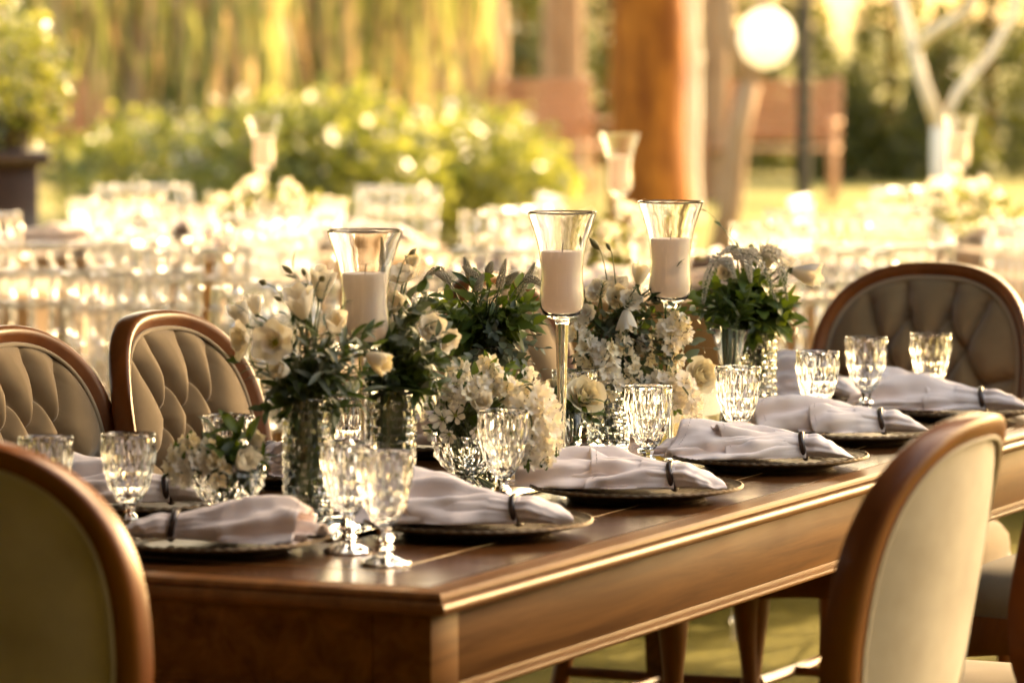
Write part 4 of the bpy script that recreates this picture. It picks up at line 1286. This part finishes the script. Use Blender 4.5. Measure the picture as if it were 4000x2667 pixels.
def cloth(R, seed, z=.762):
    r = random.Random(seed); ph = [r.uniform(0, 6) for _ in range(4)]
    rings = []
    N = 120
    for rr_, zz, am in ((.001, z, 0), (R * .5, z, 0), (R * .97, z, 0), (R, z - .006, 0), (R + .012, z - .04, .004), (R + .02, z - .2, .02), (R + .04, z - .45, .04), (R + .07, .012, .06)):
        rings.append([((rr_ + am * sin(22 * t + ph[0] + .6 * sin(3 * t + ph[1])) * (1 + .4 * sin(5 * t + ph[2]))) * cos(t), (rr_ + am * sin(22 * t + ph[0] + .6 * sin(3 * t + ph[1]))) * sin(t), zz) for t in [2 * pi * j / N for j in range(N)]])
    return mk('tablecloth', loft(rings), sharp=180)
GBs = mk('goblet', goblet_bowl(.0385, .052, .153, 9), lathe([(.010, .051), (.012, .035), (.008, .025), (.009, .014), (.03, .005), (.034, .001), (.001, .001)], 10), sharp=14, mat=GLASSB)
NB = napkin_joined(2); NB.materials.clear(); NB.materials.append(WHITEN)
HBg = HB.copy(); HBg.materials.clear(); HBg.materials.append(GLASSB)
HSg = mk('stem_and_foot', hs, hf_, sharp=60, mat=GLASSB)
def leafcloud(r, n_, pt, size, w=.45):
    v, f = [], []
    for k in range(n_):
        p = pt(r)
        a = rv(r).normalized(); b_ = a.orthogonal().normalized()
        b_ = (b_ * cos(k) + a.cross(b_) * sin(k))
        s = size * r.uniform(.6, 1.3)
        c_ = a.cross(b_) * s * .12
        i = len(v)
        v += [p - a * s, p - b_ * s * w + c_, p + a * s, p + b_ * s * w + c_]
        f.append((i, i + 1, i + 2, i + 3))
    return v, f
def ell(c, rx, ry, rz, shell=.5):
    def g(r):
        d = rv(r)
        while d.length > 1 or d.length < 1e-3: d = rv(r)
        d = d.normalized() * (shell + (1 - shell) * r.random() ** .6) * r.uniform(.86, 1.1)
        return Vector(c) + Vector((d.x * rx, d.y * ry, d.z * rz))
    return g
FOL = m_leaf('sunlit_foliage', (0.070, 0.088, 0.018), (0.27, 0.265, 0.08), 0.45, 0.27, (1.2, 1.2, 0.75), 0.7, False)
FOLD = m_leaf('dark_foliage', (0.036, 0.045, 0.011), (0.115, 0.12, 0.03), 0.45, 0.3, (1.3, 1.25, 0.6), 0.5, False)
FROND = m_leaf('hanging_frond', (0.09, 0.105, 0.03), (0.32, 0.30, 0.13), 0.55, 0.4, (1.05, 1.08, 0.85), 0.4, False)
DRY = m_leaf('dry_frond', (0.28, 0.18, 0.10), (0.50, 0.39, 0.28), 0.5, 0.6, (1.2, 1.0, 0.75), 0.3, False)
def m_bark(name, c1, c2):
    m, n, l, b = nmat(name)
    h = noisetex(n, l, coords(n, l, (6, 6, 1.6)), 1.5, 6, 0.6, .8)
    l.new(ramp(n, l, h, [c1, c2], [0.35, 0.65]), b.inputs['Base Color'])
    setp(b, rough=0.85, spec=.2); bump(n, l, h, b, .8, .03)
    return m
BARK = m_bark('orange_bark', (0.14, 0.036, 0.005), (0.34, 0.11, 0.018))
BARKP = m_bark('pinkish_bark', (0.22, 0.125, 0.07), (0.34, 0.215, 0.13))
BARKW = m_bark('white_bark', (0.55, 0.45, 0.34), (0.75, 0.66, 0.53))
BENCHW = m_wood('weathered_red_wood', (0.30, 0.12, 0.05), (0.42, 0.20, 0.10), (3, 20, 20), .5, 0.0)
m, n, l, b = nmat('white_paper'); b.inputs['Base Color'].default_value = (.88, .86, .82, 1); setp(b, rough=.8)
tl_ = n.new('ShaderNodeBsdfTranslucent'); tl_.inputs[0].default_value = (.9, .88, .82, 1); ms = n.new('ShaderNodeMixShader'); ms.inputs[0].default_value = .5
l.new(b.outputs[0], ms.inputs[1]); l.new(tl_.outputs[0], ms.inputs[2]); l.new(ms.outputs[0], n['Material Output'].inputs[0])
PAPER = m
m, n, l, b = nmat('dark_metal'); b.inputs['Base Color'].default_value = (.03, .025, .02, 1); setp(b, rough=.45, metal=.6)
METAL = m

def bgtable(x, y, R, nm, seed, nch, rz0, hx=0.0, hy=0.0, flowers=True, skip=(), pale=False, bare=False):
    r = random.Random(seed)
    t = thing('round_table', 'round banquet table under a floor-length cloth, ' + nm, 'table', (x, y, 0), 0, 'round banquet tables in the sun')
    ob('table_top', mk('table_top', lathe([(.001, .72), (R - .01, .72), (R - .005, .735), (R - .01, .752), (.001, .752)], 40), mat=WOODC), parent=t)
    ob('pedestal', mk('pedestal', lathe([(.3, 0), (.28, .04), (.06, .08), (.05, .6), (.2, .7), (.2, .719)], 20), mat=WOODC), parent=t)
    tc_ = thing('tablecloth', ('pale' if pale else 'caramel') + ' cloth draped to the ground over the table ' + nm, 'tablecloth', (x, y, 0), 0, 'draped tablecloths')
    ob('cloth', cloth(R, seed), HEM if pale else CLOTH, parent=tc_)
    ruf = []
    for zz, q in ((.15, .048), (.145, .060), (.06, .085), (.012, .105)):
        ruf.append([((R + q + .02 * (.16 - zz) / .15 * sin(46 * t + sin(5 * t))) * cos(t), (R + q + .02 * (.16 - zz) / .15 * sin(46 * t + sin(5 * t))) * sin(t), zz) for t in [2 * pi * j / 200 for j in range(200)]])
    ob('ruffle', mk('ruffle', loft(ruf), sharp=180, mat=HEM), parent=tc_)
    for k in range(nch):
        if k in skip: continue
        a = rz0 + 2 * pi * k / nch
        rr_ = R + .16 + r.uniform(-.03, .06)
        place_bchair(x + rr_ * cos(a), y + rr_ * sin(a), a + pi / 2 + r.uniform(-.12, .12), 'clear acrylic spindle-back chair drawn up to the table ' + nm, 'acrylic chairs at the table ' + nm)
        if bare: continue
        ri = R - .22
        tag(ob('charger_plate', PLATE, loc=(x + ri * cos(a), y + ri * sin(a), .7632)), 'charger plate on the sunlit table ' + nm, 'plate', 'plates on the table ' + nm)
        tag(ob('napkin', NB, loc=(x + ri * cos(a), y + ri * sin(a), .781), rotz=a), 'pale napkin on a charger at the table ' + nm, 'napkin', 'napkins on the table ' + nm)
        for dq in (.28, -.25):
            a2 = a + dq; r2 = R - .36
            tag(ob('goblet', GBs, loc=(x + r2 * cos(a2), y + r2 * sin(a2), .7632)), 'sunlit goblet on the table ' + nm, 'goblet', 'goblets on the table ' + nm)
    h_ = thing('candle_stand', 'tall glass candle holder on the table ' + nm, 'candle holder', (x + hx, y + hy, .7632), 0, 'candle holders on the sunlit tables')
    ob('bowl', HBg, parent=h_); ob('stem_and_foot', HSg, parent=h_)
    c_ = tag(ob('candle', HW, loc=(x + hx, y + hy, .7632)), 'pale candle in the glass holder on the table ' + nm, 'candle', 'candles on the sunlit tables')
    if flowers:
        f_ = thing('flower_arrangement', 'low flower arrangement around the candle on the table ' + nm, 'flowers', (x + hx, y + hy, .7632), 0, 'centrepieces on the sunlit tables')
        o = ob('leaves', mk('leaves', leafcloud(r, 260, ell((0, 0, .11), .22, .22, .10, .3), .022), sharp=None, mat=FOLD), parent=f_); o['kind'] = 'stuff'
        for k in range(14):
            a = r.uniform(0, 6.28); q = r.uniform(.05, .2)
            ob('flower', FLORETS[k % 2], parent=f_, M=dirM(Vector((q * cos(a), q * sin(a), r.uniform(.10, .21))), Vector((cos(a), sin(a), .6)), .034))
bgtable(-1.0, 14.3, .78, 'left of the middle', 201, 8, .25, .19, -.1)
bgtable(-1.85, 12.3, .70, 'at the far left', 202, 8, .12, -.5, .3, bare=True)
for dx, Y, rz, lab in ((40, 10.5, .35, 'clear acrylic chair at the left edge, first of the near row'), (205, 10.3, .5, 'clear acrylic chair above the gap between the two tufted chairs'), (335, 11.4, .6, 'clear acrylic chair behind the second tufted chair'),
                  (470, 9.75, .75, 'pale acrylic chair just right of the second tufted chair'), (660, 10.0, .4, 'acrylic chair behind the nearest bouquet'), (120, 11.7, .2, 'acrylic chair in the second row at far left'), (1010, 10.4, .3, 'acrylic chair behind the tall left vases'), (1900, 10.6, -.2, 'acrylic chair left of the far oval chair'), (2040, 11.6, -.1, 'acrylic chair above the far oval chair')):
    place_bchair(AT(dx, 500, Y).x, Y, rz, lab, 'acrylic chairs behind the dining table')
bgtable(.42, 12.25, .75, 'behind the middle flowers', 203, 8, .35, -.12, -.1)
bgtable(2.18, 14.3, .78, 'at the right', 204, 9, .2, -.70, .1)

# tell the acrylic chairs of each table apart by their order from left to right
ORD = ('leftmost', 'second from left', 'third from left', 'fourth from left', 'fifth from left', 'sixth from left', 'seventh from left', 'eighth from left', 'rightmost')
byg = {}
for o in COL.objects:
    if o.name.startswith('acrylic_chair') and o.get('group', '').startswith('acrylic chairs at the table'): byg.setdefault(o['group'], []).append(o)
for g, os_ in byg.items():
    os_.sort(key=lambda o: o.location.x / o.location.y)
    for k, o in enumerate(os_):
        o['label'] = 'clear acrylic spindle-back chair, ' + (ORD[k] if k < len(os_) - 1 else 'rightmost') + ' at the table ' + g[len('acrylic chairs at the table '):]
def pts_fine(pts, n_):
    z1_ = pts[-1][2]
    return [(pts[-1][0] * k / n_ + .008 * sin(k * .9), .008 * sin(k * .7 + 1), z1_ * (k / n_) ** 1.6) for k in range(n_ + 1)]
def tree(name, lab, x, y, z1, w, bark, lean=0.0, crown=True, seed=0, ph=0):
    r = random.Random(seed)
    t = thing(name, lab, 'tree', (x, y, 0), 0)
    pts = [(lean * z, 0.02 * sin(z * 2 + seed), z) for z in [0, .08, .25, .6, 1.0, 1.5, 2.0, 3.0, z1 + 2.5]]
    rr_ = [w * q for q in (.78, .66, .57, .52, .5, .49, .48, .45, .36)]
    tv, tf = tube(pts_fine(pts, 30), [w * .5 * (1.15 + .4 * math.exp(-i_ / 1.5) - .25 * i_ / 30) for i_ in range(31)], 22)
    tv = [Vector(p_) + Vector((p_[0], p_[1], 0)) * (.16 * noise.noise(Vector((p_[0] * 5 / w * .3, p_[1] * 5 / w * .3, p_[2] * 1.3 + seed)))) for p_ in tv]
    ob('trunk', mk('trunk', (tv, tf), sharp=180, mat=bark), parent=t)
    top = Vector(pts[-1])
    for k in range(5):
        a = k * 1.26 + seed
        e = top + Vector((cos(a) * 1.4, sin(a) * 1.4, r.uniform(.7, 1.5)))
        ob('limb', mk('limb', tube([top - Vector((0, 0, .3)), top.lerp(e, .5) + Vector((0, 0, .1)), e], [w * .2, w * .13, w * .05], 8), sharp=180, mat=bark), parent=t)
    if crown:
        ob('crown', mk('crown', leafcloud(r, 900, ell(top + Vector((0, 0, 1.3)), 2.2, 2.2, 1.3, .3), .16), sharp=None, mat=FOL), parent=t)
    return t
def X(dx, Y): return AT(dx, 500, Y).x
tree('tree', 'thick orange-barked tree trunk behind the middle candles', X(1492, 31.5), 31.5, 5.2, .50, BARK, -.004, seed=1)
tree('tree', 'pale upright strip standing in for the sunlit edge of the orange trunk', X(1588, 32.4), 32.4, 5.0, .115, BARKW, .0, seed=2)  # extra pale stem added in place of the orange trunk's sunlit side
tree('tree', 'broad pinkish-brown trunk behind the left shrubs', X(1075, 37), 37, 5.5, .50, BARKP, .02, seed=3)
tree('tree', 'pinkish trunk between the shrubs and the orange trunk', X(1292, 39), 39, 5.5, .34, BARKP, .0, seed=4)
tree('tree', 'grey trunk just right of the orange trunk', X(1640, 36), 36, 5.5, .20, BARKP, .0, seed=6)
# slanting pale trunk with a globe lantern
t = thing('slanting_tree', 'slanting pale tree forking below the white globe lantern', 'tree', AT(1655, 560, 27.5) * Vector((1, 1, 0)) if False else Vector((X(1655, 27.5), 27.5, 0)))
fk = AT(1722, 190, 27.5) - t.location
ob('trunk', mk('trunk', tube([(0, 0, 0), fk * .35 + Vector((.01, 0, 0)), fk * .7 - Vector((.02, 0, 0)), fk], [.09, .075, .07, .072], 12), sharp=180, mat=BARKP), parent=t)
for q in ((-.16, 0, .9), (.12, .1, 1.2)):
    e = fk + Vector(q)
    ob('limb', mk('limb', tube([fk - Vector((0, 0, .05)), fk + Vector((q[0] * .8, q[1], .3)), e], [.06, .045, .03], 10), sharp=180, mat=BARKP), parent=t)
ob('crown', mk('crown', leafcloud(random.Random(9), 500, ell(fk + Vector((0, 0, 2.0)), 1.5, 1.5, .9, .3), .12), sharp=None, mat=FOL), parent=t)
lp = AT(1760, 88, 26.5)
ln = thing('globe_lantern', 'white round paper lantern glowing in the sun, upper right', 'lantern', lp)
ob('globe', mk('globe', lathe([(.03 if k in (0, 16) else .165 * sin(pi * k / 16) * (1 + .012 * (k % 2)), -.18 * cos(pi * k / 16)) for k in range(17)], 28), sharp=180, mat=PAPER), parent=ln)
ob('cord', mk('cord', tube([(0, 0, .17), (0, 0, 1.9)], .004, 5), mat=METAL), parent=ln)
# dark post
pt_ = thing('lamp_post', 'thin dark metal post in front of the garden bench', 'post', (X(1846, 28.6), 28.6, 0))
ob('pole', mk('pole', tube([(0, 0, 0), (0, 0, 3.2)], .048, 10), mat=METAL), parent=pt_)
ob('base_plate', mk('base_plate', lathe([(.001, .03), (.08, .028), (.09, 0)], 16), mat=METAL), parent=pt_)
# white-barked forked tree at right
Yw = 21.0
wt = thing('white_tree', 'white-barked tree forking into bare limbs at upper right', 'tree', Vector((X(2160, Yw), Yw, 0)))
def wl(*q): return [AT(dx, dy, Yw + o_) - wt.location for dx, dy, o_ in q]
f0 = wl((2160, 290, 0))[0]
ob('trunk', mk('trunk', tube([(0, 0, 0), (.01, 0, .5), f0], [.08, .055, .045], 12), sharp=180, mat=BARKW), parent=wt)
for pts, r0 in ((wl((2160, 300, 0), (2120, 190, 0), (2090, 80, 0), (2050, -60, .1), (2010, -260, .2)), .036), (wl((2160, 300, 0), (2200, 210, 0), (2270, 130, .1), (2330, 30, .2), (2350, -200, .3)), .026), (wl((2105, 110, 0), (2150, 70, -.1), (2230, 20, -.2), (2280, -120, -.2)), .028)):
    ob('limb', mk('limb', tube(pts, [r0 * (1 - .12 * i) for i in range(len(pts))], 10), sharp=180, mat=BARKW), parent=wt)
ob('crown', mk('crown', leafcloud(random.Random(19), 350, ell((0, 0, 3.6), 1.3, 1.3, .8, .3), .09), sharp=None, mat=FOL), parent=wt)

# shrubs
def shrub(name, lab, dx, Y, rx, h_, n_, mat, seed, size=.055, grp='garden shrubs'):
    r = random.Random(seed)
    s = thing(name, lab, 'shrub', (X(dx, Y), Y, 0), 0, grp)
    ps = [leafcloud(r, n_ // 4, ell((r.uniform(-.5, .5) * rx, r.uniform(-.3, .3) * rx, h_ * r.uniform(.42, .6)), rx * r.uniform(.5, .8), rx * .6, h_ * r.uniform(.38, .5), .35), size * 1.08) for _ in range(4)]
    ob('foliage', mk('foliage', *ps, sharp=None, mat=mat), parent=s)
    if mat is FOL:
        glint_flecks = ob('blossoms', mk('blossoms', leafcloud(r, 70, ell((0, 0, h_ * .52), rx * .95, rx * .6, h_ * .46, .7), .030, .9), sharp=None, mat=PETAL), parent=s)  # white flecks sprinkled in to read as sun glints among the leaves
        glint_flecks['kind'] = 'stuff'
    st = [tube([(0, 0, 0), (r.uniform(-.2, .2), r.uniform(-.2, .2), h_ * .4), (r.uniform(-.6, .6) * rx, r.uniform(-.4, .4) * rx, h_ * .8)], [.03, .018, .006], 6) for _ in range(5)]
    ob('stems', mk('stems', *st, sharp=180, mat=BARKP), parent=s)
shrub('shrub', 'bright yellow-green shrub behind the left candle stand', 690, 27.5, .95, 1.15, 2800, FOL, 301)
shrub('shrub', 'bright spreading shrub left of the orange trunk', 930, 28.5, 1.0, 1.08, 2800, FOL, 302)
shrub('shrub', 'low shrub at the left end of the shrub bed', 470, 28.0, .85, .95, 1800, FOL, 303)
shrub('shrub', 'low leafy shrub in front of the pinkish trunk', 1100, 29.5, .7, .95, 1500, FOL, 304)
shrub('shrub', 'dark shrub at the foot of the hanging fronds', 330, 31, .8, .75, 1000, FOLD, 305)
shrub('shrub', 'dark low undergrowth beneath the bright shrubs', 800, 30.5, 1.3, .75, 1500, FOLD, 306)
# conical hedge trees
for i, (dx, Y, h_, lab) in enumerate(((1195, 43, 2.6, 'conical evergreen left of the pinkish trunk'), (1385, 44, 2.5, 'conical evergreen left of the orange trunk'), (1680, 43, 2.7, 'conical evergreen behind the globe lantern'), (1835, 42, 2.5, 'conical evergreen behind the dark post'),
                                 (2045, 42, 2.9, 'conical evergreen behind the white limbs'), (2270, 42, 3.0, 'conical evergreen at the right edge'), (2440, 43, 3.0, 'conical evergreen just beyond the right edge'), (2160, 40.5, 1.7, 'round dark evergreen below the white fork'), (1960, 41, .95, 'low round evergreen left of the white tree'))):
    r = random.Random(400 + i)
    s = thing('conifer', lab, 'tree', (X(dx, Y), Y, 0), 0, 'evergreens at the back of the lawn')
    wd = .62 if h_ > 2 else .55
    def cone(r, h_=h_, wd=wd):
        z = h_ * (1 - math.sqrt(r.random())) ; a = r.uniform(0, 6.28)
        q = wd * (1 - z / h_) ** .8 * math.sqrt(r.uniform(.25, 1)) * 1.05
        return Vector((q * cos(a), q * sin(a), z + .03))
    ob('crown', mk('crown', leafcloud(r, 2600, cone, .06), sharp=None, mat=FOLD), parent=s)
    ob('trunk', mk('trunk', tube([(0, 0, 0), (0, 0, h_ * .8)], [.07, .02], 8), mat=BARK), parent=s)
# hanging-frond trees at upper left
def weeper(lab, dx, Y, seed, x0, x1, n_, dry):
    r = random.Random(seed)
    t = thing('weeping_tree', lab, 'tree', (X(dx, Y), Y, 0), 0, 'weeping trees at upper left')
    ob('trunk', mk('trunk', tube([(0, 0, 0), (.05, 0, 1), (0, 0, 2.2), (.1, 0, 3.4)], [.10, .08, .07, .05], 12), sharp=180, mat=BARKP), parent=t)
    for nm, mt, cnt in (('crown', FROND, int(n_ * (1 - dry))), ('dry_fronds', DRY, int(n_ * dry))):
        v, f = [], []
        for k in range(cnt):
            x = x0 + (x1 - x0) * (r.randrange(11) + .5 + r.gauss(0, .17)) / 11; y = r.uniform(-.6, .5)
            zt, zb = r.uniform(1.78, 2.2), r.choice((r.uniform(.55, 1.3), r.uniform(1.0, 1.7)))
            w = r.uniform(.014, .036); a = r.uniform(0, 3.14)
            swx, swy = r.uniform(-.12, .12), r.uniform(-.1, .1)
            i0 = len(v)
            for s in range(6):
                u = s / 5
                ww = w * (1 - .75 * u * u)
                px, py, pz = x + swx * u * u + .03 * sin(5 * u + k), y + swy * u, zt + (zb - zt) * u
                v += [(px - ww * cos(a), py - ww * sin(a), pz), (px + ww * cos(a), py + ww * sin(a), pz)]
            f += [(i0 + 2 * s, i0 + 2 * s + 1, i0 + 2 * s + 3, i0 + 2 * s + 2) for s in range(5)]
        o = ob(nm, mk(nm, (v, f), sharp=180, mat=mt), parent=t)
weeper('weeping tree with long hanging yellow fronds at upper left', 300, 31.5, 501, -1.3, 1.2, 300, .25)
weeper('weeping tree with dry orange fronds above the bright shrubs', 740, 33.5, 502, -1.1, 1.1, 260, .40)
weeper('weeping tree hanging beside the broad pinkish trunk', 1000, 35.2, 503, -.8, .5, 130, .2)
# dark hedge masses behind
for i, (dx, Y, rx, h_, lab) in enumerate(((150, 42, 1.7, 2.4, 'dark hedge mass behind the hanging fronds at far left'), (480, 43, 1.7, 2.4, 'dark hedge mass behind the first weeping tree'), (800, 44, 1.7, 2.4, 'dark hedge mass behind the dry fronds'), (1010, 46, 1.3, 2.2, 'dark hedge mass behind the broad trunk'))):
    r = random.Random(600 + i)
    s = thing('hedge', lab, 'hedge', (X(dx, Y), Y, 0), 0, 'dark hedge at the left')
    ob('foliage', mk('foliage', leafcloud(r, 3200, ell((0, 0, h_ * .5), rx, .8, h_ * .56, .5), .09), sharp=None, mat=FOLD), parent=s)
    ob('stems', mk('stems', *[tube([(q, 0, 0), (q * 1.1, 0, h_ * .7)], [.05, .02], 6) for q in (-.6, 0, .6)], sharp=180, mat=BARK), parent=s)
# wooden garden seats
def bench(lab, dx, Y, w, rz):
    t = thing('garden_bench', lab, 'bench', (X(dx, Y), Y, 0), rz, 'wooden garden benches')
    for k in range(4):
        ob('seat_slat', mk('seat_slat', bevbox(-w / 2, w / 2, -.26 + k * .125, -.15 + k * .125, .43, .455, .004), mat=BENCHW), parent=t)
    for k in range(4):
        ob('back_slat', mk('back_slat', bevbox(-w / 2, w / 2, .26 + .03 * k, .285 + .03 * k, .52 + k * .125, .62 + k * .125, .004), mat=BENCHW), parent=t)
    for s in (-1, 1):
        x = s * (w / 2 - .04)
        ob('leg', mk('leg', bevbox(x - .03, x + .03, -.25, -.19, 0, .64, .004), mat=BENCHW), parent=t)
        ob('leg', mk('leg', tube([(x, .25, 0), (x, .25, .45), (x, .40, 1.02)], .03, 4), sharp=30, mat=BENCHW), parent=t)
        ob('arm', mk('arm', bevbox(x - .045, x + .045, -.28, .3, .64, .67, .004), mat=BENCHW), parent=t)
bench('reddish wooden garden seat left of the orange trunk', 1285, 36.5, .85, .35)
bench('reddish wooden garden bench right of the orange trunk', 1765, 36, 1.15, -.15)
bench('low wooden bench in the sun at far left', 148, 38, .8, .1)
# plant on a wooden pedestal at far left
Yp = 17.5
pd = tag(ob('plant_pedestal', mk('plant_pedestal', bevbox(-.16, .16, -.16, .16, 0, .10, .01), bevbox(-.12, .12, -.12, .12, .1005, .92, .008), bevbox(-.16, .16, -.16, .16, .9205, .98, .01), mat=RINGM), loc=(X(10, Yp), Yp, 0), rotz=.3), 'dark red-brown wooden pedestal at the left edge', 'pedestal')
pp_ = thing('potted_shrub', 'round leafy plant on the wooden pedestal at the left edge', 'plant', (X(20, Yp), Yp, .981))
ob('pot', mk('pot', lathe([(.001, 0), (.09, 0), (.12, .14), (.125, .15), (.11, .15), (.1, .13), (.001, .13)], 20), mat=RINGM), parent=pp_)
ob('foliage', mk('foliage', leafcloud(random.Random(77), 1100, ell((.02, 0, .28), .25, .25, .32, .3), .030), sharp=None, mat=FOL), parent=pp_)
